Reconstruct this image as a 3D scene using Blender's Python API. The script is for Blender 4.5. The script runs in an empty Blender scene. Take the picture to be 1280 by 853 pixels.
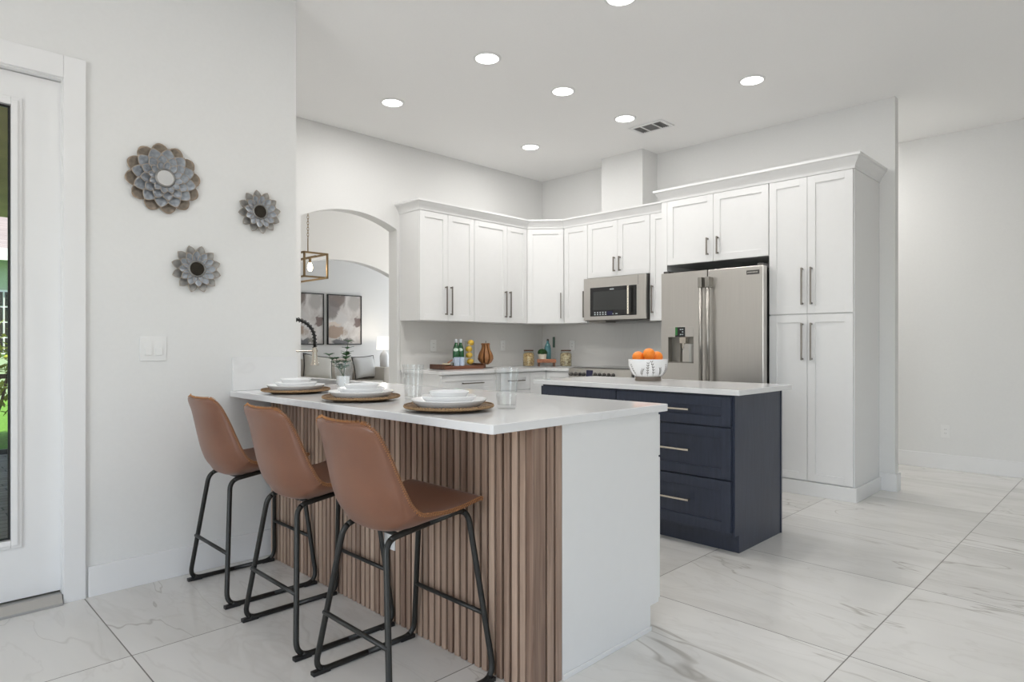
import bpy, bmesh, math, random
from mathutils import Vector, Matrix
random.seed(7)
S = bpy.context.scene
C = S.collection
PI = math.pi

# ------------------------------------------------------------------ camera, world, light, exposure
cam_d = bpy.data.cameras.new('camera')
cam = bpy.data.objects.new('camera', cam_d); C.objects.link(cam)
cam.location = (0, 0, 1.16)
cam.rotation_euler = (PI/2, 0, math.atan2(802.5, 800.0) - PI/2)
cam_d.sensor_width = 36.0
cam_d.lens = 36.0*800/1280
cam_d.shift_y = 4.5/1280
cam_d.clip_start = 0.05
S.camera = cam

W = bpy.data.worlds.new('sky'); S.world = W; W.use_nodes = True
nt = W.node_tree; nt.nodes.clear()
wo = nt.nodes.new('ShaderNodeOutputWorld'); bg = nt.nodes.new('ShaderNodeBackground')
sky = nt.nodes.new('ShaderNodeTexSky'); sky.sky_type = 'NISHITA'
sky.sun_disc = False; sky.sun_elevation = math.radians(55); sky.sun_rotation = math.radians(150)
nt.links.new(sky.outputs[0], bg.inputs[0]); bg.inputs[1].default_value = 0.27
nt.links.new(bg.outputs[0], wo.inputs[0])

sun_d = bpy.data.lights.new('sun', 'SUN'); sun_d.energy = 6.5; sun_d.angle = 0.01; sun_d.color = (1, .95, .86)
sun = bpy.data.objects.new('sun', sun_d); C.objects.link(sun)
sun.rotation_euler = Vector((.5, .5, -.75)).to_track_quat('-Z', 'Y').to_euler()

def area(name, loc, direction, sx, sy, watts, color=(1, 1, 1)):
    d = bpy.data.lights.new(name, 'AREA'); d.shape = 'RECTANGLE'; d.size = sx; d.size_y = sy
    d.energy = watts; d.color = color
    o = bpy.data.objects.new(name, d); C.objects.link(o)
    o.location = loc
    o.rotation_euler = Vector(direction).to_track_quat('-Z', 'Z').to_euler()
    return o
DAY = (0.955, 0.98, 1.0)
area('window_daylight_west', (-3.10, 0.45, 1.45), (1, 0, 0), 4.4, 2.3, 146, DAY)
area('window_daylight_south', (0.6, -4.10, 1.45), (0, 1, 0), 4.4, 2.3, 8, DAY)
area('window_daylight_dining', (8.88, 6.7, 1.5), (-1, 0, 0), 1.8, 1.9, 116, (1, .985, .97))
area('window_daylight_living', (9.88, 9.8, 1.5), (-1, 0, 0), 2.2, 1.9, 76, (.93, .96, 1.0))

S.view_settings.view_transform = 'Standard'
try: S.view_settings.look = 'None'
except Exception: pass
S.view_settings.gamma = 1.0
S.view_settings.use_curve_mapping = False
S.view_settings.exposure = 0.0
S.cycles.use_denoising = True
S.cycles.max_bounces = 12; S.cycles.diffuse_bounces = 6; S.cycles.glossy_bounces = 5
S.cycles.transmission_bounces = 10; S.cycles.transparent_max_bounces = 16
S.cycles.sample_clamp_indirect = 6.0
S.cycles.caustics_reflective = False; S.cycles.caustics_refractive = False

# ------------------------------------------------------------------ materials
def new_mat(name):
    m = bpy.data.materials.new(name); m.use_nodes = True
    n = m.node_tree.nodes; b = n['Principled BSDF']
    return m, m.node_tree, b
def ramp(t, fac, stops):
    r = t.nodes.new('ShaderNodeValToRGB')
    while len(r.color_ramp.elements) < len(stops): r.color_ramp.elements.new(.5)
    for e, (p, c) in zip(r.color_ramp.elements, stops):
        e.position = p; e.color = (*c, 1) if len(c) == 3 else c
    t.links.new(fac, r.inputs[0]); return r.outputs[0]
def coords(t, scale=(1, 1, 1), which='Object'):
    tc = t.nodes.new('ShaderNodeTexCoord'); mp = t.nodes.new('ShaderNodeMapping')
    mp.inputs['Scale'].default_value = scale
    t.links.new(tc.outputs[which], mp.inputs[0]); return mp.outputs[0]
def noise(t, vec, scale, detail=3, rough=.5, dist=0):
    n = t.nodes.new('ShaderNodeTexNoise'); n.inputs['Scale'].default_value = scale
    n.inputs['Detail'].default_value = detail; n.inputs['Roughness'].default_value = rough
    n.inputs['Distortion'].default_value = dist
    t.links.new(vec, n.inputs['Vector']); return n
def bump(t, b, h, strength=.1, dist=.01):
    bp = t.nodes.new('ShaderNodeBump'); bp.inputs['Strength'].default_value = strength
    bp.inputs['Distance'].default_value = dist
    t.links.new(h, bp.inputs['Height']); t.links.new(bp.outputs[0], b.inputs['Normal'])
def math_n(t, op, a, b=None, c=None):
    m = t.nodes.new('ShaderNodeMath'); m.operation = op
    for i, v in enumerate((a, b, c)):
        if v is None: continue
        if isinstance(v, (int, float)): m.inputs[i].default_value = v
        else: t.links.new(v, m.inputs[i])
    return m.outputs[0]
def mixc(t, f, a, b):
    m = t.nodes.new('ShaderNodeMix'); m.data_type = 'RGBA'
    ins = [i for i in m.inputs if i.type == 'RGBA']
    if isinstance(f, (int, float)): m.inputs[0].default_value = f
    else: t.links.new(f, m.inputs[0])
    for s, v in zip(ins, (a, b)):
        if isinstance(v, tuple): s.default_value = (*v, 1)
        else: t.links.new(v, s)
    return [o for o in m.outputs if o.type == 'RGBA'][0]

def pm(name, col, rough=.5, metal=0.0, var=.03, scale=8, stretch=(1, 1, 1), bmp=0.0, spec=.5, coat=0.0, bdist=.004):
    """procedural principled: noise varies the colour a little, optional bump"""
    m, t, b = new_mat(name)
    v = coords(t, stretch); n = noise(t, v, scale, 4)
    lo = tuple(c*(1-var) for c in col); hi = tuple(min(1, c*(1+var)) for c in col)
    t.links.new(ramp(t, n.outputs['Fac'], [(.3, lo), (.7, hi)]), b.inputs['Base Color'])
    b.inputs['Roughness'].default_value = rough; b.inputs['Metallic'].default_value = metal
    b.inputs['Specular IOR Level'].default_value = spec
    b.inputs['Coat Weight'].default_value = coat
    if bmp: bump(t, b, n.outputs['Fac'], bmp, bdist)
    return m
def glass_mat(name, tint=(1, 1, 1), gloss=.10, rough=.02):
    """thin clear glass: mostly lets light through, edge reflections by fresnel"""
    m = bpy.data.materials.new(name); m.use_nodes = True; t = m.node_tree; t.nodes.clear()
    o = t.nodes.new('ShaderNodeOutputMaterial'); tr = t.nodes.new('ShaderNodeBsdfTransparent')
    g = t.nodes.new('ShaderNodeBsdfGlossy'); g.inputs['Roughness'].default_value = rough
    mx = t.nodes.new('ShaderNodeMixShader'); lw = t.nodes.new('ShaderNodeLayerWeight'); lw.inputs[0].default_value = .35
    n = noise(t, coords(t), 30, 2)
    tr.inputs[0].default_value = (*tint, 1)
    f = math_n(t, 'ADD', math_n(t, 'MULTIPLY', math_n(t, 'POWER', lw.outputs['Facing'], 2.0), .5), gloss*.5)
    f = math_n(t, 'MULTIPLY', f, math_n(t, 'ADD', math_n(t, 'MULTIPLY', n.outputs['Fac'], .3), .85))
    t.links.new(f, mx.inputs[0]); t.links.new(tr.outputs[0], mx.inputs[1]); t.links.new(g.outputs[0], mx.inputs[2])
    t.links.new(mx.outputs[0], o.inputs[0]); return m
def emit_mat(name, col, strength):
    m = bpy.data.materials.new(name); m.use_nodes = True; t = m.node_tree; t.nodes.clear()
    o = t.nodes.new('ShaderNodeOutputMaterial'); e = t.nodes.new('ShaderNodeEmission')
    e.inputs[0].default_value = (*col, 1); e.inputs[1].default_value = strength
    t.links.new(e.outputs[0], o.inputs[0]); return m

M = {}
M['wall'] = pm('wall_paint', (.765, .765, .755), .7, var=.008, scale=60, bmp=.04, spec=.25)
M['ceiling'] = pm('ceiling_paint', (.90, .895, .885), .8, var=.008, scale=90, bmp=.12, spec=.2)
M['trim'] = pm('trim_paint', (.80, .80, .80), .4, var=.006)
M['cabinet'] = pm('white_cabinet_paint', (.80, .80, .795), .38, var=.006, scale=20)
M['navy'] = pm('navy_cabinet_paint', (.034, .042, .068), .36, var=.15, scale=10, stretch=(6, 6, .6), bmp=.02)
M['pull'] = pm('bronze_pull_metal', (.26, .235, .21), .35, 1.0, scale=40)
M['nickel'] = pm('champagne_nickel', (.80, .73, .63), .25, 1.0, scale=40)
M['steel'] = pm('brushed_stainless', (.60, .575, .54), .34, 1.0, var=.035, scale=9, stretch=(1, 30, .25))
M['handle_steel'] = pm('grey_steel_handle', (.42, .40, .37), .38, 1.0, var=.02)
M['steel_side'] = pm('stainless_side', (.30, .285, .26), .45, 1.0, var=.03)
M['dark_steel'] = pm('dark_grey_steel', (.10, .095, .09), .45, .6)
M['black_glass'] = pm('black_glass', (.012, .012, .013), .08, 0, var=.1)
M['mw_glass'] = pm('grey_microwave_window', (.035, .037, .036), .12, 0, var=.1, scale=200)
M['black_metal'] = pm('black_powder_coated_metal', (.022, .022, .020), .38, .25, var=.1, scale=60)
M['black_plastic'] = pm('black_plastic', (.012, .012, .012), .5)
M['white_plastic'] = pm('white_plastic', (.80, .80, .79), .35, var=.004)
M['porcelain'] = pm('white_porcelain', (.84, .84, .84), .18, var=.004)
M['display_ink'] = pm('pale_display_print', (.55, .6, .62), .4)
M['blue_display'] = pm('dark_blue_display', (.02, .02, .06), .2)
M['mirror'] = pm('mirror_glass', (.88, .88, .88), .02, 1.0, var=.002)
M['dark_reflection_mirror'] = pm('dark_reflection_mirror_glass', (.07, .062, .052), .03, 1.0, var=.01)  # dark reflection painted into the mirror colour of the two small flowers
M['green_glass'] = pm('green_bottle_glass', (.006, .10, .03), .06, 0, var=.1, coat=.5)
M['teal_glass'] = pm('teal_bottle_glass', (.07, .22, .24), .06, 0, var=.1, coat=.5)
M['dark_green'] = pm('dark_green_plastic', (.012, .045, .03), .4)
M['label'] = pm('pale_bottle_label', (.62, .78, .66), .5)
M['cap'] = pm('silver_white_cap', (.66, .70, .74), .35, .2)
M['blue_glass'] = pm('pale_blue_tumbler_glass', (.50, .58, .70), .1, 0, var=.15, scale=60)
M['lemon'] = pm('lemon_skin', (.85, .52, .03), .42, var=.08, scale=90, bmp=.15)
M['orange'] = pm('orange_skin', (.92, .26, .02), .42, var=.06, scale=120, bmp=.2)
M['cream'] = pm('cream_cheese_wedge', (.78, .70, .50), .5)
M['leaf'] = pm('green_leaf', (.025, .10, .025), .45, var=.35, scale=30)
M['moss'] = pm('dark_green_ball_foliage', (.012, .06, .008), .7, var=.5, scale=90, bmp=.8, bdist=.01)
M['clay'] = pm('cream_pot_glaze', (.66, .60, .50), .5)
M['glass'] = glass_mat('clear_tumbler_glass', (.985, .99, .99), .06)
M['pane'] = glass_mat('window_pane_glass', (.96, .98, .97), .04)
M['jar_glass'] = glass_mat('jar_glass', (.95, .96, .95), .06)
M['lantern_gold'] = pm('antique_bronze_lantern_metal', (.27, .19, .10), .4, .8)
M['sofa'] = pm('warm_grey_sofa_fabric', (.62, .58, .52), .9, var=.08, scale=150, bmp=.2)
M['sofa_light'] = pm('beige_cushion_fabric', (.62, .60, .55), .9, var=.06, scale=150, bmp=.2)
M['pillow'] = pm('white_pillow_fabric', (.72, .72, .71), .9, var=.04, scale=120, bmp=.2)
M['piping'] = pm('charcoal_piping', (.06, .055, .05), .8)
M['lamp_base'] = pm('white_lamp_ceramic', (.75, .75, .74), .3)
M['dark_wood'] = pm('dark_brown_wood', (.10, .042, .022), .45, var=.3, scale=6, stretch=(1, 8, 8))
M['tray_wood'] = pm('reddish_walnut_tray_wood', (.16, .06, .03), .45, var=.35, scale=5, stretch=(1, 9, 9))
M['pear_wood'] = pm('carved_pear_wood', (.30, .13, .045), .5, var=.3, scale=7, stretch=(8, 8, 1))
M['riser_wood'] = pm('copper_brown_riser_wood', (.38, .15, .075), .4, var=.3, scale=6, stretch=(1, 8, 8))
M['taupe'] = pm('taupe_bowl_foot_glaze', (.20, .165, .135), .55)
M['chrome'] = pm('spray_head_nickel', (.66, .60, .52), .25, 1.0)
M['vent'] = pm('vent_grille_grey', (.28, .275, .27), .6)
M['threshold'] = pm('threshold_aluminium', (.42, .41, .39), .4, .7)
M['stitch'] = pm('tan_stitching_thread', (.46, .22, .085), .7)

def leather():
    m, t, b = new_mat('brown_leather')
    v = coords(t); n = noise(t, v, 6, 4); n2 = noise(t, v, 260, 2)
    c = ramp(t, n.outputs['Fac'], [(.3, (.160, .060, .028)), (.7, (.200, .079, .039))])
    t.links.new(c, b.inputs['Base Color'])
    b.inputs['Roughness'].default_value = .38; b.inputs['Specular IOR Level'].default_value = .65; b.inputs['Coat Weight'].default_value = .15; b.inputs['Coat Roughness'].default_value = .45
    b.inputs['Sheen Weight'].default_value = .12; b.inputs['Sheen Roughness'].default_value = .4
    bump(t, b, n2.outputs['Fac'], .08, .002); return m
M['leather'] = leather()

def walnut(name, a, c_, rnd=.3):
    m, t, b = new_mat(name)
    geo = t.nodes.new('ShaderNodeNewGeometry')
    v = coords(t)
    off = t.nodes.new('ShaderNodeVectorMath'); off.operation = 'ADD'
    cx = t.nodes.new('ShaderNodeCombineXYZ')
    t.links.new(math_n(t, 'MULTIPLY', geo.outputs['Random Per Island'], 37.0), cx.inputs[2])
    t.links.new(v, off.inputs[0]); t.links.new(cx.outputs[0], off.inputs[1])
    mp = t.nodes.new('ShaderNodeMapping'); mp.inputs['Scale'].default_value = (60, 60, 2.2)
    t.links.new(off.outputs[0], mp.inputs[0])
    n = noise(t, mp.outputs[0], 1.0, 5, .6, .6)
    mp2 = t.nodes.new('ShaderNodeMapping'); mp2.inputs['Scale'].default_value = (9, 9, .8)
    t.links.new(off.outputs[0], mp2.inputs[0]); n2 = noise(t, mp2.outputs[0], 1.0, 3)
    f = math_n(t, 'ADD', math_n(t, 'MULTIPLY', n.outputs['Fac'], .6), math_n(t, 'MULTIPLY', n2.outputs['Fac'], .4))
    f = math_n(t, 'ADD', f, math_n(t, 'MULTIPLY', math_n(t, 'SUBTRACT', geo.outputs['Random Per Island'], .5), rnd))
    col = ramp(t, f, [(.25, a), (.75, c_)])
    t.links.new(col, b.inputs['Base Color']); b.inputs['Roughness'].default_value = .42
    bump(t, b, n.outputs['Fac'], .1, .002); return m
M['slat'] = walnut('walnut_slat_veneer', (.180, .108, .076), (.56, .41, .315))

M['slat_gap'] = pm('dark_slat_backing', (.035, .019, .012), .8)
def marble_floor():
    m, t, b = new_mat('polished_marble_tile')
    geo = t.nodes.new('ShaderNodeNewGeometry'); sp = t.nodes.new('ShaderNodeSeparateXYZ')
    t.links.new(geo.outputs['Position'], sp.inputs[0])
    P = .945
    gx = math_n(t, 'DIVIDE', math_n(t, 'SUBTRACT', sp.outputs[0], 2.57), P)
    gy = math_n(t, 'DIVIDE', math_n(t, 'SUBTRACT', sp.outputs[1], .80), P)
    ix = math_n(t, 'FLOOR', gx); iy = math_n(t, 'FLOOR', gy)
    def edge(g):
        f = math_n(t, 'FRACT', g)
        return math_n(t, 'MINIMUM', f, math_n(t, 'SUBTRACT', 1.0, f))
    e = math_n(t, 'MINIMUM', edge(gx), edge(gy))
    grout = math_n(t, 'LESS_THAN', e, .0024)
    cx = t.nodes.new('ShaderNodeCombineXYZ'); t.links.new(ix, cx.inputs[0]); t.links.new(iy, cx.inputs[1])
    wn = t.nodes.new('ShaderNodeTexWhiteNoise'); wn.noise_dimensions = '3D'; t.links.new(cx.outputs[0], wn.inputs[0])
    sc = t.nodes.new('ShaderNodeVectorMath'); sc.operation = 'SCALE'; sc.inputs['Scale'].default_value = 13.0
    t.links.new(wn.outputs['Color'], sc.inputs[0])
    ad = t.nodes.new('ShaderNodeVectorMath'); ad.operation = 'ADD'
    t.links.new(geo.outputs['Position'], ad.inputs[0]); t.links.new(sc.outputs[0], ad.inputs[1])
    mp = t.nodes.new('ShaderNodeMapping'); mp.inputs['Rotation'].default_value = (0, 0, math.radians(38)); mp.inputs['Scale'].default_value = (1.9, .55, 1)
    t.links.new(ad.outputs[0], mp.inputs[0])
    def vein(scale, dist, w0, w1):
        n = noise(t, mp.outputs[0], scale, 4, .55, dist)
        a = math_n(t, 'ABSOLUTE', math_n(t, 'SUBTRACT', n.outputs['Fac'], .5))
        r = t.nodes.new('ShaderNodeMapRange'); t.links.new(a, r.inputs[0])
        r.inputs[1].default_value = w0; r.inputs[2].default_value = w1; r.inputs[3].default_value = 1; r.inputs[4].default_value = 0
        return r.outputs[0]
    v1 = vein(1.0, .9, .0005, .008); v2 = vein(2.3, 1.2, .0, .03)
    n3 = noise(t, mp.outputs[0], 1.3, 4, .55, .5)
    gate = noise(t, mp.outputs[0], .9, 2)
    g = ramp(t, gate.outputs['Fac'], [(.40, (0, 0, 0)), (.62, (1, 1, 1))])
    base = ramp(t, n3.outputs['Fac'], [(.3, (.62, .605, .575)), (.52, (.725, .71, .68)), (.8, (.79, .775, .75))])
    c1 = mixc(t, math_n(t, 'MULTIPLY', math_n(t, 'MULTIPLY', v1, g), .6), base, (.34, .31, .27))
    c2 = mixc(t, math_n(t, 'MULTIPLY', v2, .16), c1, (.47, .44, .40))
    c3 = mixc(t, math_n(t, 'MULTIPLY', grout, .95), c2, (.17, .16, .145))
    t.links.new(c3, b.inputs['Base Color'])
    rg = math_n(t, 'ADD', math_n(t, 'MULTIPLY', grout, .5), .17)
    t.links.new(rg, b.inputs['Roughness']); b.inputs['Specular IOR Level'].default_value = .42
    return m
M['floor'] = marble_floor()

def quartz(name, base=(.80, .80, .80), vein=(.62, .61, .60), amt=.16, rough=.12):
    m, t, b = new_mat(name)
    v = coords(t, (1, 1, 1)); n = noise(t, v, 1.1, 5, .55, 1.0)
    a = math_n(t, 'ABSOLUTE', math_n(t, 'SUBTRACT', n.outputs['Fac'], .5))
    r = t.nodes.new('ShaderNodeMapRange'); t.links.new(a, r.inputs[0])
    r.inputs[1].default_value = 0; r.inputs[2].default_value = .012; r.inputs[3].default_value = amt; r.inputs[4].default_value = 0
    t.links.new(mixc(t, r.outputs[0], base, vein), b.inputs['Base Color'])
    b.inputs['Roughness'].default_value = rough; return m
M['quartz'] = quartz('white_quartz')
M['splash'] = quartz('backsplash_quartz', (.72, .71, .69), (.64, .63, .61), .2, .2)

def rattan():
    m, t, b = new_mat('woven_rattan')
    v = coords(t)
    w = t.nodes.new('ShaderNodeTexWave'); w.wave_type = 'RINGS'; w.rings_direction = 'Z'
    w.inputs['Scale'].default_value = 55; w.inputs['Distortion'].default_value = 2.5; w.inputs['Detail Scale'].default_value = 14
    t.links.new(v, w.inputs['Vector']); n = noise(t, v, 120, 3)
    f = math_n(t, 'ADD', math_n(t, 'MULTIPLY', w.outputs['Fac'], .5), math_n(t, 'MULTIPLY', n.outputs['Fac'], .5))
    t.links.new(ramp(t, f, [(.25, (.06, .032, .014)), (.55, (.24, .135, .06)), (.8, (.42, .27, .14))]), b.inputs['Base Color'])
    b.inputs['Roughness'].default_value = .65; bump(t, b, f, .7, .004); return m
M['rattan'] = rattan()
def food(name, cols, scale):
    m, t, b = new_mat(name); v = coords(t)
    vo = t.nodes.new('ShaderNodeTexVoronoi'); vo.inputs['Scale'].default_value = scale; t.links.new(v, vo.inputs['Vector'])
    sp = t.nodes.new('ShaderNodeSeparateColor'); t.links.new(vo.outputs['Color'], sp.inputs[0])
    t.links.new(ramp(t, sp.outputs[0], cols), b.inputs['Base Color']); b.inputs['Roughness'].default_value = .55
    bump(t, b, vo.outputs['Distance'], .8, .01); return m
M['pasta'] = food('dry_pasta', [(.1, (.40, .24, .09)), (.5, (.66, .45, .20)), (.9, (.76, .58, .32))], 90)
M['nuts'] = food('mixed_nuts', [(.1, (.22, .13, .06)), (.45, (.60, .47, .27)), (.9, (.78, .68, .46))], 80)
def petal_mat(name, body, rim):
    m, t, b = new_mat(name)
    at = t.nodes.new('ShaderNodeAttribute'); at.attribute_name = 'rim'
    n = noise(t, coords(t), 60, 3)
    bc = ramp(t, n.outputs['Fac'], [(.3, tuple(x*.8 for x in body)), (.7, tuple(x*1.15 for x in body))])
    f = ramp(t, at.outputs['Fac'], [(.86, (0, 0, 0)), (.99, (1, 1, 1))])
    t.links.new(mixc(t, f, bc, rim), b.inputs['Base Color'])
    b.inputs['Roughness'].default_value = .38; b.inputs['Metallic'].default_value = .45; return m
M['petal_blue'] = petal_mat('blue_grey_petal_metal', (.30, .325, .36), (.40, .33, .26))
M['petal_bronze'] = petal_mat('bronze_petal_metal', (.22, .185, .15), (.34, .26, .19))
M['petal_grey'] = petal_mat('pewter_petal_metal', (.34, .33, .315), (.40, .35, .29))

def art():
    m, t, b = new_mat('abstract_print_paint')
    v = coords(t); n = noise(t, v, 2.6, 6, .65, .8)
    ad = t.nodes.new('ShaderNodeVectorMath'); ad.operation = 'MULTIPLY_ADD'
    ad.inputs[1].default_value = (.34, .34, .34)
    sb = t.nodes.new('ShaderNodeVectorMath'); sb.operation = 'SUBTRACT'; sb.inputs[1].default_value = (.5, .5, .5)
    t.links.new(n.outputs['Color'], sb.inputs[0]); t.links.new(sb.outputs[0], ad.inputs[0]); t.links.new(v, ad.inputs[2])
    sp = t.nodes.new('ShaderNodeSeparateXYZ'); t.links.new(ad.outputs[0], sp.inputs[0])
    col = ramp(t, n.outputs['Fac'], [(.35, (.52, .48, .46)), (.65, (.72, .70, .68))])
    # each blotch: centre x,z, half width, half height, colour
    for x, z, a, c, k in ((-.18, .38, .2, .16, (.16, .12, .105)), (-.27, .2, .13, .2, (.20, .175, .17)), (.2, .33, .13, .16, (.42, .40, .38)),
                          (-.08, -.02, .12, .14, (.60, .58, .57)), (-.2, -.22, .24, .11, (.36, .25, .18)), (.27, -.03, .085, .075, (.13, .075, .065)),
                          (-.1, -.42, .2, .08, (.09, .095, .11)), (.1, -.4, .08, .06, (.26, .25, .22)), (-.25, -.08, .2, .035, (.66, .56, .48))):
        dx = math_n(t, 'DIVIDE', math_n(t, 'SUBTRACT', sp.outputs[0], x), a)
        dz = math_n(t, 'DIVIDE', math_n(t, 'SUBTRACT', sp.outputs[2], z), c)
        r = math_n(t, 'ADD', math_n(t, 'MULTIPLY', dx, dx), math_n(t, 'MULTIPLY', dz, dz))
        mr = t.nodes.new('ShaderNodeMapRange'); t.links.new(r, mr.inputs[0])
        mr.inputs[1].default_value = .6; mr.inputs[2].default_value = 1.25; mr.inputs[3].default_value = .85; mr.inputs[4].default_value = 0
        col = mixc(t, mr.outputs[0], col, k)
    t.links.new(col, b.inputs['Base Color']); b.inputs['Roughness'].default_value = .6; return m
M['art'] = art()
# outdoors
M['paver'] = None
def paver():
    m, t, b = new_mat('brown_brick_paver'); v = coords(t, (1, 1, 1))
    br = t.nodes.new('ShaderNodeTexBrick'); t.links.new(v, br.inputs['Vector'])
    br.inputs['Scale'].default_value = 1; br.inputs['Brick Width'].default_value = .22; br.inputs['Row Height'].default_value = .11
    br.inputs['Mortar Size'].default_value = .006
    br.inputs['Color1'].default_value = (.30, .25, .235, 1); br.inputs['Color2'].default_value = (.40, .34, .32, 1); br.inputs['Mortar'].default_value = (.14, .12, .12, 1)
    t.links.new(br.outputs[0], b.inputs['Base Color']); b.inputs['Roughness'].default_value = .8; return m
M['paver'] = paver()
M['lawn'] = pm('lawn_grass', (.16, .34, .035), .9, var=.35, scale=25, bmp=.5)
M['shrub'] = pm('yellow_green_leaf', (.42, .46, .04), .6, var=.4, scale=12)
M['stucco'] = pm('pale_green_stucco', (.42, .50, .34), .9)
M['tan'] = pm('tan_patio_soffit', (.66, .55, .29), .85, var=.15, scale=2)
M['rooftile'] = pm('brown_roof_tile', (.36, .29, .27), .8, var=.25, scale=3, stretch=(.3, 6, 6))
M['fascia'] = pm('white_fascia', (.80, .80, .78), .6)

# ------------------------------------------------------------------ mesh builder
class MB:
    def __init__(s): s.bm = bmesh.new(); s.T = lambda a, b, c: Vector((a, b, c))
    def frame(s, o, u, n):
        o = Vector(o); u = Vector(u).normalized(); n = Vector(n).normalized(); z = Vector((0, 0, 1))
        s.T = lambda a, b, c: o + u*a + n*b + z*c; return s
    def quad(s, vs): return s.bm.faces.new(vs)
    def box(s, x0, x1, y0, y1, z0, z1, bev=0):
        v = [s.bm.verts.new(s.T(x, y, z)) for z in (z0, z1) for y in (y0, y1) for x in (x0, x1)]
        fs = [s.bm.faces.new([v[i] for i in q]) for q in ((0, 1, 3, 2), (4, 6, 7, 5), (0, 4, 5, 1), (2, 3, 7, 6), (0, 2, 6, 4), (1, 5, 7, 3))]
        bmesh.ops.recalc_face_normals(s.bm, faces=fs)
        if bev:
            es = list({e for f in fs for e in f.edges})
            bmesh.ops.bevel(s.bm, geom=es, offset=bev, segments=2, profile=.6, affect='EDGES')
        return s
    def prism(s, pts, z0, z1, bev=0):
        lo = [s.bm.verts.new(s.T(x, y, z0)) for x, y in pts]; hi = [s.bm.verts.new(s.T(x, y, z1)) for x, y in pts]
        n = len(pts); fs = [s.bm.faces.new(lo), s.bm.faces.new(hi)]
        for i in range(n): fs.append(s.bm.faces.new([lo[i], lo[(i+1) % n], hi[(i+1) % n], hi[i]]))
        bmesh.ops.recalc_face_normals(s.bm, faces=fs)
        if bev: bmesh.ops.bevel(s.bm, geom=list({e for f in fs for e in f.edges}), offset=bev, segments=2, profile=.6, affect='EDGES')
        return s
    def rings(s, rings, closed=True, cap0=True, cap1=True, loop=False):
        R = [[s.bm.verts.new(p) for p in r] for r in rings]; fs = []
        m = len(R); n = len(R[0])
        for i in range(m if loop else m-1):
            A, B = R[i], R[(i+1) % m]
            for j in range(n if closed else n-1):
                fs.append(s.bm.faces.new([A[j], A[(j+1) % n], B[(j+1) % n], B[j]]))
        if closed and not loop:
            if cap0: fs.append(s.bm.faces.new(R[0]))
            if cap1: fs.append(s.bm.faces.new(R[-1]))
        bmesh.ops.recalc_face_normals(s.bm, faces=fs)
        return s
    def tube(s, pts, r, n=10, loop=False, rf=None):
        P = [s.T(*p) for p in pts]; m = len(P); R = []
        up = None
        for i in range(m):
            if loop: d = (P[(i+1) % m]-P[i-1])
            else: d = P[min(i+1, m-1)]-P[max(i-1, 0)]
            d.normalize()
            if up is None:
                up = Vector((0, 0, 1)) if abs(d.z) < .9 else Vector((1, 0, 0))
            a = d.cross(up)
            if a.length < 1e-5: a = d.cross(Vector((0, 1, 0)))
            a.normalize(); bb = a.cross(d).normalized(); up = bb
            rr = rf(i/(m-1)) if rf else r
            R.append([P[i] + (a*math.cos(2*PI*k/n) + bb*math.sin(2*PI*k/n))*rr for k in range(n)])
        return s.rings(R, loop=loop)
    def lathe(s, prof, cx=0, cy=0, cz=0, n=28, mod=None, closed_profile=False, axis='z'):
        R = []
        for k in range(n):
            a = 2*PI*k/n; q = []
            for r, z in prof:
                rr = r*(mod(a, z) if mod else 1)
                if axis == 'z': q.append(s.T(cx+rr*math.cos(a), cy+rr*math.sin(a), cz+z))
                elif axis == 'y': q.append(s.T(cx+rr*math.cos(a), cy+z, cz+rr*math.sin(a)))
                else: q.append(s.T(cx+z, cy+rr*math.cos(a), cz+rr*math.sin(a)))
            R.append(q)
        s.rings(R, closed=closed_profile, loop=False, cap0=False, cap1=False) if False else s._lathe(R, closed_profile)
        return s
    def _lathe(s, R, cp):
        V = [[s.bm.verts.new(p) for p in r] for r in R]; n = len(V); m = len(V[0]); fs = []
        for i in range(n):
            A, B = V[i], V[(i+1) % n]
            for j in range(m if cp else m-1):
                fs.append(s.bm.faces.new([A[j], B[j], B[(j+1) % m], A[(j+1) % m]]))
        if not cp:
            for j in (0, m-1):
                if (V[0][j].co-V[n//2][j].co).length > 1e-4:
                    try: fs.append(s.bm.faces.new([V[i][j] for i in range(n)]))
                    except ValueError: pass
        vs = [v for r in V for v in r]
        bmesh.ops.remove_doubles(s.bm, verts=vs, dist=1e-5)
        fs = [f for f in fs if f.is_valid]
        bmesh.ops.recalc_face_normals(s.bm, faces=fs)
    def ball(s, c, r, sc=(1, 1, 1), sub=3):
        ret = bmesh.ops.create_icosphere(s.bm, subdivisions=sub, radius=1)
        for v in ret['verts']: v.co = Vector(c) + Vector((v.co.x*sc[0], v.co.y*sc[1], v.co.z*sc[2]))*r
        return s
    def build(s, name, mat, parent=None, smooth=False, angle=None):
        me = bpy.data.meshes.new(name)
        if parent is not None:
            o0 = world_loc(parent)
            bmesh.ops.translate(s.bm, verts=s.bm.verts, vec=-o0)
        s.bm.to_mesh(me); s.bm.free()
        me.materials.append(mat)
        if smooth or angle:
            for p in me.polygons: p.use_smooth = True
            if angle:
                try: me.set_sharp_from_angle(angle=math.radians(angle))
                except Exception: pass
        o = bpy.data.objects.new(name, me); C.objects.link(o)
        if parent is not None: o.parent = parent
        return o
def world_loc(o):
    v = Vector(o.location)
    while o.parent: o = o.parent; v += Vector(o.location)
    return v
def thing(name, label, cat, loc=(0, 0, 0), group=None):
    o = bpy.data.objects.new(name, None); C.objects.link(o); o.location = loc; o.empty_display_size = .05
    return tag(o, label, cat, group)
def tag(o, label, cat, group=None):
    o['label'] = label; o['category'] = cat
    if group: o['group'] = group
    return o
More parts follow.
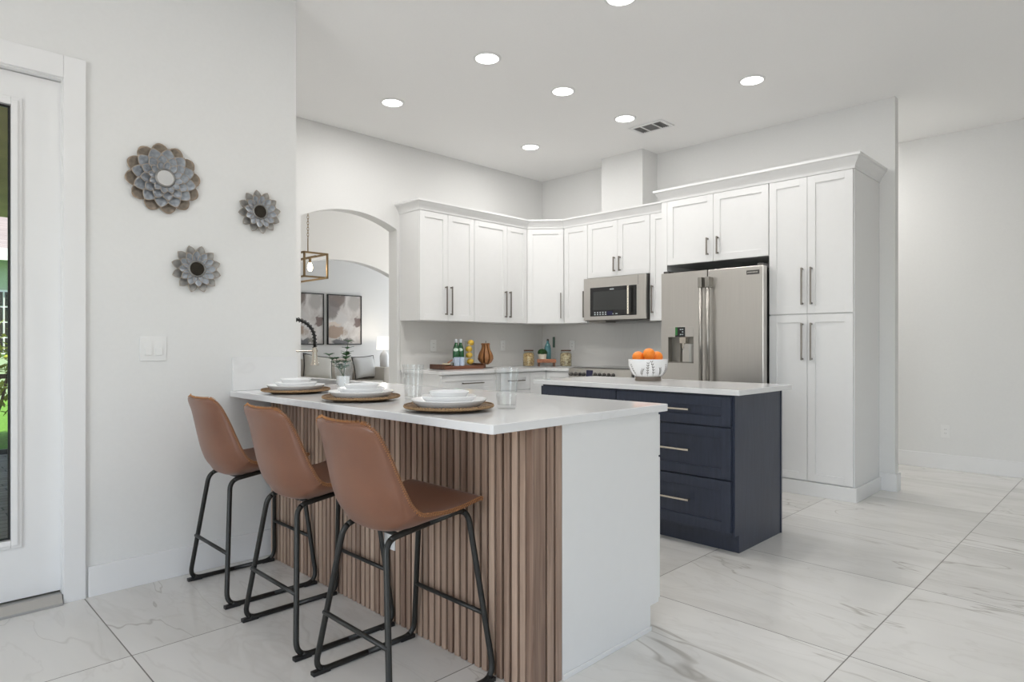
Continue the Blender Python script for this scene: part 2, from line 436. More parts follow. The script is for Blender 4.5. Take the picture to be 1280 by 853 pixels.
def recentre(o, loc):
    """move a single-mesh thing's origin to loc without moving its shape"""
    loc = Vector(loc); o.data.transform(Matrix.Translation(-loc)); o.location = loc; return o
def struct(o, label=None, cat=None):
    o['kind'] = 'structure'
    if label: o['label'] = label
    if cat: o['category'] = cat
    return o
def dup(root, loc, label=None, rotz=None):
    r = root.copy(); C.objects.link(r); r.location = loc
    if rotz is not None: r.rotation_euler = (0, 0, rotz)
    if label: r['label'] = label
    for ch in root.children:
        c = ch.copy(); C.objects.link(c); c.parent = r
        for g in ch.children:
            d = g.copy(); C.objects.link(d); d.parent = c
    return r
def fillet(pts, r, n=6, loop=False):
    P = [Vector(p) for p in pts]; out = []; m = len(P)
    for i, p in enumerate(P):
        if not loop and i in (0, m-1): out.append(p); continue
        a = (P[i-1]-p); b = (P[(i+1) % m]-p)
        ang = a.angle(b); rr = r[i] if isinstance(r, (list, tuple)) else r
        d = min(rr/math.tan(ang/2), a.length*.49, b.length*.49)
        p0 = p + a.normalized()*d; p1 = p + b.normalized()*d
        for k in range(n+1):
            u = k/n; out.append(p0*(1-u)**2 + p*2*u*(1-u) + p1*u*u)
    return out

# ------------------------------------------------------------------ the room
CZ = 3.12
YL = 3.458      # left wall face
XK = 5.70       # fridge wall face
YA = 5.20       # arch wall face
XH = 7.055      # hall wall face
b = MB(); b.box(-3.2, 10.2, -4.2, YL+.12, -.12, 0); b.box(1.586, 10.2, YL+.12, 11.5, -.12, 0)
struct(b.build('floor', M['floor']), 'glossy white marble tile floor with grey veins', 'floor')
b = MB(); b.box(-3.2, 10.2, -4.2, YL+.12, CZ, CZ+.2); b.box(1.586, 10.2, YL+.12, 11.5, CZ, CZ+.2)
struct(b.build('ceiling', M['ceiling']), 'flat white ceiling with recessed lights', 'ceiling')
DX0, DX1, DZ = -.315, .610, 2.365      # door opening
b = MB(); b.box(-3.2, DX0, YL, YL+.12, 0, CZ); b.box(DX1, 1.706, YL, YL+.12, 0, CZ); b.box(DX0, DX1, YL, YL+.12, DZ, CZ)
struct(b.build('wall_left', M['wall']), 'white wall with flower mirrors and glazed door', 'wall')
b = MB(); b.box(1.586, 1.706, YL+.12, YA, 0, CZ)
struct(b.build('wall_sink_side', M['wall']), 'white wall returning behind the sink', 'wall')
def arch_wall(name, x0, x1, y0, y1, xc, hw, zs, za, label):
    """wall with a segmental-arch doorway: xc centre, hw half width, zs spring, za apex"""
    rise = za-zs; R = (hw*hw+rise*rise)/(2*rise); n = 24; b = MB()
    b.box(x0, xc-hw, y0, y1, 0, CZ); b.box(xc+hw, x1, y0, y1, 0, CZ)
    prof = [(xc-hw+2*hw*i/n) for i in range(n+1)]
    zz = [za-R+math.sqrt(R*R-(x-xc)**2) for x in prof]
    pf = [(prof[0], CZ)] + list(zip(prof, zz)) + [(prof[-1], CZ)]
    A = [b.bm.verts.new((x, y0, z)) for x, z in pf]; B = [b.bm.verts.new((x, y1, z)) for x, z in pf]
    m = len(pf); fs = [b.bm.faces.new(A), b.bm.faces.new(B)]
    for i in range(m): fs.append(b.bm.faces.new([A[i], A[(i+1) % m], B[(i+1) % m], B[i]]))
    bmesh.ops.recalc_face_normals(b.bm, faces=fs)
    return struct(b.build(name, M['wall']), label, 'wall')
arch_wall('wall_kitchen', 1.586, 5.82, YA, YA+.14, 3.1075, .4975, 2.275, 2.395, 'white kitchen wall with arched opening')
arch_wall('wall_dining', 1.586, 10.2, 8.0, 8.14, 4.66, .95, 2.106, 2.346, 'white wall with second arched opening beyond the dining room')
b = MB(); b.box(1.586, 1.706, YA+.14, 11.5, 0, CZ); struct(b.build('wall_garden_side', M['wall']))
b = MB(); b.box(1.706, 10.2, 11.2, 11.5, 0, CZ); struct(b.build('wall_living', M['wall']), 'white living room wall with two prints', 'wall')
b = MB(); b.box(XK, 5.782, 1.44, YA, 0, CZ); struct(b.build('wall_fridge', M['wall']), 'white stub wall behind fridge and pantry', 'wall')
b = MB(); b.box(XH, XH+.12, -4.2, 5.34, 0, CZ); struct(b.build('wall_hall', M['wall']), 'white hallway wall at right', 'wall')
b = MB(); b.box(5.82, 9.0, YA, YA+.14, 0, CZ); struct(b.build('wall_hall_end', M['wall']))
def window_wall(name, horizontal, c, w0, w1, a0, a1, z0, z1, th=.15):
    """wall at x=c (horizontal False) or y=c, spanning w0..w1, opening a0..a1 z0..z1, behind the plane"""
    b = MB()
    for p, q, u, v in ((w0, a0, 0, CZ), (a1, w1, 0, CZ), (a0, a1, 0, z0), (a0, a1, z1, CZ)):
        if horizontal: b.box(p, q, min(c, c+th), max(c, c+th), u, v)
        else: b.box(min(c, c+th), max(c, c+th), p, q, u, v)
    return struct(b.build(name, M['wall']))
def window_unit(name, horizontal, c, a0, a1, z0, z1, n, th=.06):
    b = MB(); f = .05
    def bx(p, q, u, v):
        if horizontal: b.box(p, q, min(c, c+th), max(c, c+th), u, v)
        else: b.box(min(c, c+th), max(c, c+th), p, q, u, v)
    bx(a0, a1, z0, z0+f); bx(a0, a1, z1-f, z1)
    for i in range(n+1):
        x = a0+(a1-a0-f)*i/n; bx(x, x+f, z0+f, z1-f)
    return struct(b.build(name, M['trim']))
window_wall('wall_west', False, -3.05, -4.2, YL, -1.8, 2.7, .28, 2.65, -.15); window_unit('window_1', False, -3.04, -1.8, 2.7, .28, 2.65, 3)
window_wall('wall_south', True, -4.05, -3.2, 7.2, -1.65, 2.85, .28, 2.65, -.15); window_unit('window_2', True, -4.04, -1.65, 2.85, .28, 2.65, 3)
window_wall('wall_dining_east', False, 8.85, 5.34, 8.0, 5.75, 7.65, .5, 2.5, .15); window_unit('window_3', False, 8.80, 5.75, 7.65, .5, 2.5, 2, .05)
window_wall('wall_living_east', False, 9.85, 8.14, 11.2, 8.65, 10.95, .5, 2.5, .15); window_unit('window_4', False, 9.80, 8.65, 10.95, .5, 2.5, 2, .05)
# boxed duct chase above the range
b = MB(); b.box(5.435, XK, 3.605, 4.115, 2.50, CZ); struct(b.build('trim_1', M['wall']), 'white boxed duct chase above microwave cabinets', 'chase')
# baseboards
def base_run(b, x0, x1, y0, y1, h=.14):
    b.box(x0, x1, y0, y1, 0, h, .003)
b = MB(); base_run(b, .695, 1.62, YL-.015, YL); base_run(b, -3.0, -.40, YL-.015, YL); struct(b.build('baseboard_left', M['trim']))
b = MB(); base_run(b, XH-.015, XH, -4.0, YA); struct(b.build('baseboard_hall', M['trim']))
b = MB(); b.prism([(5.685, 1.55), (5.685, 1.425), (5.797, 1.425), (5.797, 5.1), (5.782, 5.1), (5.782, 1.44), (5.70, 1.44), (5.70, 1.55)], 0, .14, .002); struct(b.build('baseboard_stub', M['trim']))
b = MB(); base_run(b, 1.706, 8.8, 11.185, 11.2); struct(b.build('baseboard_living', M['trim']))
# glazed door
CW = .09
b = MB(); y0, y1 = YL-.018, YL
b.box(DX1-.01, DX1+CW-.015, y0, y1, 0, DZ+.09, .003); b.box(DX0-CW+.015, DX0+.01, y0, y1, 0, DZ+.09, .003); b.box(DX0+.01, DX1-.01, y0, y1, DZ-.01, DZ+.09, .003)
struct(b.build('trim_2', M['trim']), 'white painted casing around glazed door', 'casing')
door = thing('door_1', 'white door with tall glass pane at left edge', 'door', (DX0, YL+.03, 0)); struct(door)
lx0, lx1, gx0, gx1, gz0, gz1 = DX0+.01, .600, -.145, .418, .315, 2.195
b = MB(); ya, yb = YL+.035, YL+.08
b.box(lx0, gx0-.0, ya, yb, .05, 2.345); b.box(gx1, lx1, ya, yb, .05, 2.345); b.box(gx0, gx1, ya, yb, .05, gz0); b.box(gx0, gx1, ya, yb, gz1, 2.345)
b.build('leaf', M['trim'], door)
b = MB()
for (w, d) in ((.038, .012), (.024, .020)):
    b.box(gx0-w, gx0, ya-d, ya, gz0-w, gz1+w, .003); b.box(gx1, gx1+w, ya-d, ya, gz0-w, gz1+w, .003)
    b.box(gx0, gx1, ya-d, ya, gz0-w, gz0, .003); b.box(gx0, gx1, ya-d, ya, gz1, gz1+w, .003)
b.build('glazing_bead', M['trim'], door)
b = MB(); b.box(gx0, gx1, ya+.016, ya+.024, gz0, gz1); b.build('glass_pane', M['pane'], door)
b = MB()
for q in ((gx0, gx0+.008, gz0, gz1), (gx1-.008, gx1, gz0, gz1), (gx0+.008, gx1-.008, gz0, gz0+.008), (gx0+.008, gx1-.008, gz1-.008, gz1)):
    b.box(q[0], q[1], ya+.004, ya+.015, q[2], q[3])
b.build('gasket', M['black_plastic'], door)
b = MB(); b.box(DX1-.012, DX1-.001, YL-.002, YL+.12, .04, DZ); b.box(DX0+.001, DX0+.012, YL-.002, YL+.12, .04, DZ); b.box(DX0+.012, DX1-.012, YL-.002, YL+.12, DZ-.016, DZ-.004)
b.build('door_frame', M['trim'], door)
b = MB(); b.prism([(YL-.03, 0), (YL-.03, .012), (YL+.02, .040), (YL+.12, .048), (YL+.12, 0)], 0, 1) if False else None
b.bm.free(); b = MB()
b.frame((DX0+.01, YL, 0), (0, 1, 0), (0, 0, 1))
b.T = lambda a, c, l: Vector((DX0+.012+l, YL+a, c))
b.prism([(-.035, .001), (-.035, .012), (.0, .042), (.118, .049), (.118, .001)], 0, DX1-DX0-.026)
b.build('threshold', M['threshold'], door)

# ------------------------------------------------------------------ cabinetry
def shaker(b, a0, a1, c0, c1, d=0.0, th=.02, rail=.058, rec=.009):
    """shaker front in the frame of b: outer face at d+th"""
    b.box(a0, a0+rail, d, d+th, c0, c1, .0012); b.box(a1-rail, a1, d, d+th, c0, c1, .0012)
    b.box(a0+rail, a1-rail, d, d+th, c0, c0+rail, .0012); b.box(a0+rail, a1-rail, d, d+th, c1-rail, c1, .0012)
    b.box(a0+rail-.002, a1-rail+.002, d+.001, d+th-rec, c0+rail-.002, c1-rail+.002)
def pull(b, a, c, length, vertical=True, d=.02, s=.011, out=.034):
    if vertical:
        b.box(a-s/2, a+s/2, d+out-s, d+out, c, c+length, .002)
        for z in (c+.004, c+length-.016): b.box(a-s/2, a+s/2, d, d+out-s+.001, z, z+.012)
    else:
        b.box(a, a+length, d+out-s, d+out, c-s/2, c+s/2, .002)
        for x in (a+.004, a+length-.016): b.box(x, x+.012, d, d+out-s+.001, c-s/2, c+s/2)
def front(t, fr, kind, a0, a1, c0, c1, handle=None, mat='cabinet', hm='pull', rail=.058):
    """one door or drawer front with its pull; handle = (a, c, length, vertical)"""
    g = .0016
    b = MB().frame(*fr); shaker(b, a0+g, a1-g, c0+g, c1-g, rail=rail); o = b.build(kind, M[mat], t)
    if handle:
        b = MB().frame(*fr); pull(b, *handle); b.build('handle', M[hm], o)
    return o
UZ0, UZ1 = 1.392, 2.432
HL = .28; HZ = 1.447
YF, XF = 4.85, 5.37          # carcass faces of the wall cabinets (doors stand 2 cm proud)
UG = 'white shaker wall cabinets'
frA = ((0, YF, 0), (1, 0, 0), (0, -1, 0)); frB = ((XF, 0, 0), (0, 1, 0), (-1, 0, 0))
def wall_cab(label, body, doors, fr, loc):
    t = thing('wall_cabinet', label, 'cabinet', loc, UG)
    b = MB(); b.box(*body); b.build('body', M['cabinet'], t)
    for a0, a1, c0, c1, h in doors: front(t, fr, 'door', a0, a1, c0, c1, h)
    return t
YF = 4.87+.02; frA = ((0, YF, 0), (1, 0, 0), (0, -1, 0))
wall_cab('white two-door wall cabinet nearest the arched opening', (3.632, 4.314, YF, YA-.003, UZ0, UZ1),
         [(3.632, 3.972, UZ0, UZ1, (3.940, HZ, HL, True)), (3.972, 4.314, UZ0, UZ1, (4.006, HZ, HL, True))], frA, (3.97, 5.0, UZ0))
wall_cab('white wall cabinet with one wide and one narrow door, left of the angled corner cabinet', (4.316, 5.088, YF, YA-.003, UZ0, UZ1),
         [(4.316, 4.783, UZ0, UZ1, (4.750, HZ, HL, True)), (4.783, 5.088, UZ0, UZ1, (4.816, HZ, HL, True))], frA, (4.7, 5.0, UZ0))
# angled corner cabinet
t = thing('wall_cabinet', 'white angled corner wall cabinet with a single door', 'cabinet', (5.4, 4.9, UZ0), UG)
XF = 5.37; frB = ((XF, 0, 0), (0, 1, 0), (-1, 0, 0))
p0 = Vector((5.09, 4.872, 0)); p1 = Vector((5.352, 4.562, 0)); u = (p1-p0).normalized(); nn = Vector((u.y, -u.x, 0))
if nn.x > 0: nn = -nn
q0 = p0 - nn*.02; q1 = p1 - nn*.02; wd = (p1-p0).length
b = MB(); b.prism([(5.092, YA-.003), (5.092, 4.892), (q0.x, q0.y+.002), (q1.x, q1.y), (5.372, 4.560), (XK-.003, 4.560), (XK-.003, YA-.003)], UZ0, UZ1); b.build('body', M['cabinet'], t)
front(t, (q0, u, nn), 'door', .004, wd-.004, UZ0, UZ1, (wd-.036, HZ, HL, True))
wall_cab('narrow white wall cabinet between the angled corner cabinet and microwave', (XF, XK-.003, 4.238, 4.558, UZ0, UZ1),
         [(4.238, 4.558, UZ0, UZ1, (4.272, HZ, HL, True))], frB, (5.5, 4.4, UZ0))
wall_cab('short white two-door wall cabinet above the microwave', (XF, XK-.003, 3.468, 4.236, 1.857, UZ1),
         [(3.848, 4.236, 1.857, UZ1, (3.882, 1.905, .15, True)), (3.468, 3.848, 1.857, UZ1, (3.814, 1.905, .15, True))], frB, (5.5, 3.85, 1.857))
wall_cab('narrow white wall cabinet between microwave and fridge', (XF, XK-.003, 3.172, 3.466, UZ0, UZ1),
         [(3.172, 3.466, UZ0, UZ1, (3.432, 1.465, .27, True))], frB, (5.5, 3.3, UZ0))
# tall run
XT = 5.105; frT = ((XT, 0, 0), (0, 1, 0), (-1, 0, 0)); TZ = 2.455
t = thing('fridge_cabinet', 'white two-door cabinet bridging over the steel fridge', 'cabinet', (5.4, 2.66, 1.865))
b = MB(); b.box(XT, XK-.003, 2.184, 3.112, 1.875, TZ); b.build('body', M['cabinet'], t)
b = MB(); b.box(XT-.018, XK-.003, 3.114, 3.170, 0, TZ); b.build('side_panel', M['cabinet'], t)
front(t, frT, 'door', 2.662, 3.112, 1.875, TZ, (2.712, 1.930, .15, True)); front(t, frT, 'door', 2.184, 2.662, 1.875, TZ, (2.618, 1.930, .15, True))
t = thing('pantry_cabinet', 'tall white four-door pantry cabinet at right of the fridge', 'cabinet', (5.4, 1.87, 0))
b = MB(); b.box(XT, XK-.003, 1.552, 2.181, 0.0, TZ, .001); b.build('body', M['cabinet'], t)
for y0_, y1_, hy in ((1.884, 2.180, 1.918), (1.558, 1.884, 1.850)):
    front(t, frT, 'door', y0_, y1_, 1.398, TZ, (hy, 1.467, .287, True)); front(t, frT, 'door', y0_, y1_, .112, 1.392, (hy, 1.040, .287, True))
b = MB(); b.box(XT-.024, XT, 1.534, 2.181, 0, .105, .002); b.box(XT, XK-.016, 1.534, 1.551, 0, .105, .002); b.build('toe_kick', M['cabinet'], t)

# crown mouldings: profile swept along a path, mitred
def crown(name, path, z, prof, label):
    P = [Vector((x, y)) for x, y in path]; m = len(P); offs = []
    def nrm(a, c): d = (c-a).normalized(); return Vector((d.y, -d.x))
    for i in range(m):
        ns = []
        if i > 0: ns.append(nrm(P[i-1], P[i]))
        if i < m-1: ns.append(nrm(P[i], P[i+1]))
        if len(ns) == 1: offs.append(ns[0])
        else:
            k = (ns[0]+ns[1]); offs.append(k/ (1+ns[0].dot(ns[1])))
    b = MB(); b.rings([[Vector((p.x+o.x*d, p.y+o.y*d, z+h)) for d, h in prof] for p, o in zip(P, offs)])
    return tag(b.build(name, M['cabinet']), label, 'moulding', 'crown mouldings')
prof = [(-.02, 0), (.006, 0), (.010, .018), (.020, .034), (.034, .052), (.046, .070), (.058, .076), (.058, .092), (-.02, .092)]
crown('crown_moulding', [(3.632, 5.198), (3.632, 4.87), (5.09, 4.87), (5.352, 4.562), (5.352, 3.173)], UZ1, prof, 'white crown moulding along the lower wall cabinets, turning at the corner')
crown('crown_moulding', [(5.10, 3.170), (5.087, 3.170), (5.087, 1.552), (5.698, 1.552)], TZ, [(d, h*1.12) for d, h in prof], 'white crown moulding on top of fridge cabinet and pantry, highest in the room')

# base cabinets under the wall cabinets
BZ = .884
def base_cab(label, body, fronts, fr, loc, toe=None):
    t = thing('base_cabinet', label, 'cabinet', loc, 'white base cabinets')
    b = MB(); b.box(*body); b.build('body', M['cabinet'], t)
    if toe: b = MB(); b.box(*toe); b.build('toe_kick', M['cabinet'], t)
    for kind, a0, a1, c0, c1, h in fronts: front(t, fr, kind, a0, a1, c0, c1, h, rail=.05)
YB = 4.60; frC = ((0, YB, 0), (1, 0, 0), (0, -1, 0)); XB = 5.10; frD = ((XB, 0, 0), (0, 1, 0), (-1, 0, 0))
base_cab('white base cabinet under the wooden tray, left end of its run', (3.652, 4.40, YB, YA-.004, .1, BZ),
         [('drawer', 3.652, 4.40, .70, BZ-.012, (3.90, .795, .26, False)), ('door', 3.652, 4.026, .11, .695, (3.99, .40, .26, True)), ('door', 4.026, 4.40, .11, .695, (4.06, .40, .26, True))],
         frC, (4.02, 4.9, 0), (3.652, 4.40, 4.66, 4.675, 0, .1))
base_cab('white base cabinet nearest the inner corner, behind the tall tumbler', (4.402, 5.10, YB, YA-.004, .1, BZ),
         [('drawer', 4.402, 4.832, .70, BZ-.012, (4.50, .795, .23, False)), ('door', 4.402, 4.832, .11, .695, (4.44, .40, .26, True)), ('panel', 4.834, 5.078, .11, BZ-.012, None)],
         frC, (4.75, 4.9, 0), (4.402, 5.10, 4.66, 4.675, 0, .1))
base_cab('white base cabinet at the left of the range', (XB, XK-.004, 4.24, 4.598, .1, BZ),
         [('drawer', 4.245, 4.578, .70, BZ-.012, None), ('door', 4.245, 4.578, .11, .695, None)], frD, (5.4, 4.4, 0), (5.16, 5.175, 4.24, 4.598, 0, .1))
base_cab('white base cabinet between the range and the fridge', (XB, XK-.004, 3.172, 3.462, .1, BZ),
         [('drawer', 3.175, 3.462, .70, BZ-.012, None), ('door', 3.175, 3.462, .11, .695, None)], frD, (5.4, 3.3, 0), (5.16, 5.175, 3.172, 3.462, 0, .1))
b = MB(); b.prism([(3.635, YA-.014), (3.635, 4.555), (5.055, 4.555), (5.055, 4.238), (XK-.014, 4.238), (XK-.014, YA-.014)], BZ, .914, .003)
tag(b.build('worktop', M['quartz']), 'white quartz worktop along the back wall, under the tray and jars', 'worktop', 'white quartz worktops'); 
b = MB(); b.box(5.055, XK-.014, 3.172, 3.464, BZ, .914, .003)
tag(b.build('worktop', M['quartz']), 'short white quartz worktop between range and fridge', 'worktop', 'white quartz worktops')
b = MB(); b.box(3.635, XK-.013, YA-.013, YA-.001, .914, 1.391); tag(b.build('backsplash', M['splash']), 'grey quartz backsplash behind the green bottles and pear', 'backsplash')
b = MB(); b.box(XK-.013, XK-.001, 3.172, YA-.014, .9145, 1.391); tag(b.build('backsplash', M['splash']), 'grey quartz backsplash behind the range', 'backsplash')

# peninsula
SX = 1.535
t = thing('base_cabinet', 'white peninsula cabinet with a plain end panel beside the slatted wood', 'cabinet', (2.0, 2.4, 0))
b = MB(); b.box(1.685, 2.29, 1.463, YL-.002, .1, BZ); b.build('body', M['cabinet'], t)
b = MB(); b.box(1.684, 2.292, 1.443, 1.462, .1, BZ); b.box(1.684, 2.232, 1.443, 1.462, 0, .1); b.build('end_panel', M['cabinet'], t)
b = MB(); b.box(1.684, 2.232, 1.436, 1.4425, 0, .018, .002); b.build('shoe_moulding', M['cabinet'], t)
b = MB(); b.box(2.215, 2.23, 1.463, YL-.002, 0, .1); b.build('toe_kick', M['cabinet'], t)
frP = ((2.292, 0, 0), (0, 1, 0), (1, 0, 0))
for i in range(4):
    y0_ = 1.447+i*.5
    front(t, frP, 'drawer', y0_, y0_+.5, .70, BZ-.012, (y0_+.12, .79, .26, False)); front(t, frP, 'door', y0_, y0_+.5, .11, .695, (y0_+(.46 if i % 2 == 0 else .04), .40, .26, True))
t = thing('slat_cladding', 'vertical walnut slat cladding below the peninsula worktop', 'cladding', (SX, 2.43, 0))
b = MB(); b.box(1.556, 1.683, 1.462, YL-.017, 0, BZ); b.build('backing', M['slat_gap'], t)
b = MB(); y = 1.444+.034
while y+.026 < YL-.02:
    b.box(SX, 1.557, y, y+.0262, .001, BZ-.001, .0025); y += .0380
# end return: corner board then two narrower boards
b.box(SX, 1.598, 1.443, 1.4745, .001, BZ-.001, .003); b.box(1.609, 1.641, 1.443, 1.463, .001, BZ-.001, .003); b.box(1.652, 1.6835, 1.443, 1.463, .001, BZ-.001, .003)
b.build('slats', M['slat'], t)
b = MB()
poly = [(1.335, 1.43), (2.335, 1.43), (2.335, YA-.002), (1.708, YA-.002), (1.708, YL-.002), (1.335, YL-.002)]
# L-shaped worktop with a rectangular sink cut-out: built from slabs
sx0, sx1, sy0, sy1 = 1.86, 2.25, 3.60, 4.36
for q in ((1.335, 2.335, 1.43, YL-.002), ):
    b.prism([(1.341, 1.425), (2.333, 1.425), (2.337, 1.429), (2.337, YL-.001), (1.335, YL-.001), (1.335, 1.431)], BZ, .914, .003)
b.box(1.708, 2.335, YL-.001, sy0, BZ, .914); b.box(1.708, 2.335, sy1, YA-.002, BZ, .914); b.box(1.708, sx0, sy0, sy1, BZ, .914); b.box(sx1, 2.335, sy0, sy1, BZ, .914)
tag(b.build('worktop', M['quartz']), 'large white quartz peninsula worktop set with plates', 'worktop', 'white quartz worktops')
b = MB(); b.box(1.345, 1.706, YL-.022, YL-.001, .9145, 1.092, .002); tag(b.build('backsplash', M['quartz']), 'short white quartz upstand on the left wall at the peninsula', 'backsplash')
t = thing('base_cabinet', 'white sink base cabinet hidden past the wall corner', 'cabinet', (2.0, 4.3, 0))
b = MB(); b.box(1.71, 2.29, YL+.0, sy0-.02, .1, BZ); b.box(1.71, 2.29, sy1+.02, YA-.002, .1, BZ); b.box(1.71, 2.29, sy0-.02, sy1+.02, .1, .60); b.box(2.272, 2.29, sy0-.02, sy1+.02, .6, BZ); b.build('body', M['cabinet'], t)
for i in range(3): front(t, frP, 'door', 3.46+i*.56, 4.02+i*.56, .11, BZ-.012, (3.46+i*.56+(.52 if i % 2 == 0 else .04), .55, .26, True))
b = MB(); b.box(2.215, 2.23, YL, YA-.002, 0, .1); b.build('toe_kick', M['cabinet'], t)
b = MB()
b.box(sx0-.008, sx0, sy0-.008, sy1+.008, .65, BZ-.001); b.box(sx1, sx1+.008, sy0-.008, sy1+.008, .65, BZ-.001); b.box(sx0, sx1, sy0-.008, sy0, .65, BZ-.001); b.box(sx0, sx1, sy1, sy1+.008, .65, BZ-.001); b.box(sx0, sx1, sy0, sy1, .642, .65)
tag(b.build('sink', M['steel']), 'undermount steel sink below the spring faucet', 'sink')

# faucet
fx, fy = 1.79, 3.96
t = thing('faucet', 'spring neck kitchen faucet with nickel spray head', 'faucet', (fx, fy, .914))
b = MB(); b.lathe([(.030, 0), (.030, .008), (.020, .02), (.017, .03), (.017, .22), (.014, .235), (.0, .235)], fx, fy, .914); b.build('column', M['chrome'], t, angle=40)
arc = [(fx, fy, 1.14), (fx, fy, 1.20)] + [(fx+.145-.145*math.cos(PI*k/16), fy-.01*k/16, 1.20+.125*math.sin(PI*k/16)) for k in range(1, 17)] + [(fx+.29, fy-.01, 1.135)]
b = MB(); b.tube(arc, .009, 10); 
pts = []; 
arcv = [Vector(p) for p in arc]
N = 420
import bisect
L = [0]
for i in range(1, len(arcv)): L.append(L[-1]+(arcv[i]-arcv[i-1]).length)
def along(s_):
    i = min(max(bisect.bisect_left(L, s_), 1), len(L)-1); k = (s_-L[i-1])/(L[i]-L[i-1]); return arcv[i-1].lerp(arcv[i], k), (arcv[i]-arcv[i-1]).normalized()
hose = b.build('hose', M['black_plastic'], t, smooth=True)
for i in range(N):
    s_ = L[-1]*i/(N-1); p, d = along(s_); a_ = Vector((0, 1, 0)); c_ = d.cross(a_).normalized(); a_ = c_.cross(d)
    th = 2*PI*24*i/(N-1); pts.append(p + (a_*math.cos(th)+c_*math.sin(th))*.0135)
b = MB(); b.tube(pts, .0028, 5); b.build('spring', M['black_metal'], t, smooth=True)
hx, hy_ = fx+.29, fy-.01
b = MB(); b.lathe([(0, .12), (.013, .12), (.016, .105), (.0175, .05), (.021, .02), (.028, .008), (.028, 0), (0, 0)], hx, hy_, 1.022); b.build('spray_head', M['chrome'], t, angle=40)
b = MB(); b.tube([(fx, fy, 1.118), (hx-.02, hy_, 1.118)], .0055, 8); b.lathe([(.020, -.008), (.020, .008), (.0165, .008), (.0165, -.008)], hx, hy_, 1.118, closed_profile=True); b.build('holder_arm', M['chrome'], t, angle=40)
b = MB(); b.tube([(fx, fy-.015, 1.0), (fx+.005, fy-.075, 1.015)], .006, 8); b.build('lever', M['chrome'], t, smooth=True)

# island
IG = 'navy island cabinets'
frI = ((3.35, 0, 0), (0, 1, 0), (-1, 0, 0))
t = thing('island_cabinet', 'navy three-drawer island cabinet with its end panel exposed', 'cabinet', (3.65, 2.02, 0), IG)
b = MB(); b.box(3.35, 3.955, 1.642, 2.405, .1, BZ, .001); b.build('body', M['navy'], t)
b = MB(); b.box(3.352, 3.955, 1.626, 1.641, .1, BZ); b.box(3.40, 3.955, 1.626, 1.641, 0, .1); b.build('end_panel', M['navy'], t)
b = MB(); b.box(3.402, 3.417, 1.642, 2.405, 0, .1); b.build('toe_kick', M['navy'], t)
b = MB(); b.box(3.956, 3.972, 1.622, 2.405, 0, BZ); b.build('back_panel', M['navy'], t)
for c0, c1, hc in ((.704, .872, .789), (.412, .698, .556), (.120, .406, .268)):
    front(t, frI, 'drawer', 1.640, 2.405, c0, c1, (1.882, hc, .28, False), 'navy', 'nickel', rail=.055)
t = thing('island_cabinet', 'navy island cabinet on the far left, mostly behind the peninsula', 'cabinet', (3.65, 2.73, 0), IG)
b = MB(); b.box(3.35, 3.955, 2.407, 3.05, .1, BZ, .001); b.build('body', M['navy'], t)
b = MB(); b.box(3.402, 3.417, 2.407, 3.05, 0, .1); b.build('toe_kick', M['navy'], t)
b = MB(); b.box(3.956, 3.972, 2.407, 3.05, 0, BZ); b.build('back_panel', M['navy'], t)
front(t, frI, 'drawer', 2.409, 3.05, .704, .872, (2.59, .789, .28, False), 'navy', 'nickel', rail=.055)
front(t, frI, 'door', 2.409, 2.729, .120, .698, (2.70, .36, .28, True), 'navy', 'nickel'); front(t, frI, 'door', 2.729, 3.05, .120, .698, (2.76, .36, .28, True), 'navy', 'nickel')
b = MB(); b.prism([(3.294, 1.572), (3.996, 1.572), (4.0, 1.576), (4.0, 3.09), (3.29, 3.09), (3.29, 1.576)], BZ, .914, .003)
tag(b.build('worktop', M['quartz']), 'white quartz island worktop carrying the bowl of oranges', 'worktop', 'white quartz worktops')

# ------------------------------------------------------------------ appliances
# fridge
FX = 4.97; FY0, FY1, FYM = 2.176, 3.100, 2.655; FZ = 1.79
t = thing('refrigerator', 'stainless french door refrigerator with water dispenser', 'refrigerator', (5.3, 2.63, 0))
b = MB(); b.box(FX+.075, XK-.02, FY0+.018, FY1-.005, .03, FZ-.01); b.build('body', M['dark_steel'], t)
b = MB(); b.box(FX, FX+.07, FY0, FYM-.004, .66, FZ, .006); dR = b.build('door', M['steel'], t)
dy0, dy1, dz0, dz1 = 2.783, 3.033, 1.000, 1.226
b = MB()
for q in ((FYM+.004, dy0, .66, FZ), (dy1, FY1, .66, FZ), (dy0, dy1, .66, dz0), (dy0, dy1, dz1, FZ)): b.box(FX, FX+.07, *q)
dL = b.build('door', M['steel'], t)
b = MB(); b.box(FX+.058, FX+.069, dy0, dy1, dz0, dz1); b.box(FX+.002, FX+.06, dy0, dy0+.006, dz0, dz1); b.box(FX+.002, FX+.06, dy1-.006, dy1, dz0, dz1); b.box(FX-.004, FX+.06, dy0, dy1, dz0, dz0+.008); b.build('dispenser_recess', M['steel_side'], dL)
b = MB(); b.box(FX-.003, FX+.001, dy0, dy1, dz1, dz1+.088, .002); b.build('dispenser_panel', M['steel'], dL)
b = MB(); b.box(FX-.005, FX-.002, 2.862, 2.958, dz1+.001, dz1+.086); b.build('dispenser_screen', M['black_glass'], dL)
b = MB(); b.box(FX-.0062, FX-.0051, 2.935, 2.957, dz1+.015, dz1+.084); b.build('screen_stripe', pm('green_screen_film', (.03, .16, .04), .3), dL)
b = MB()
for i, (yy, zz) in enumerate(((2.885, .062), (2.885, .040), (2.885, .018), (2.905, .062), (2.905, .018))): b.box(FX-.0060, FX-.0051, yy-.006, yy+.006, dz1+zz, dz1+zz+.008)
b.build('screen_icons', M['display_ink'], dL)
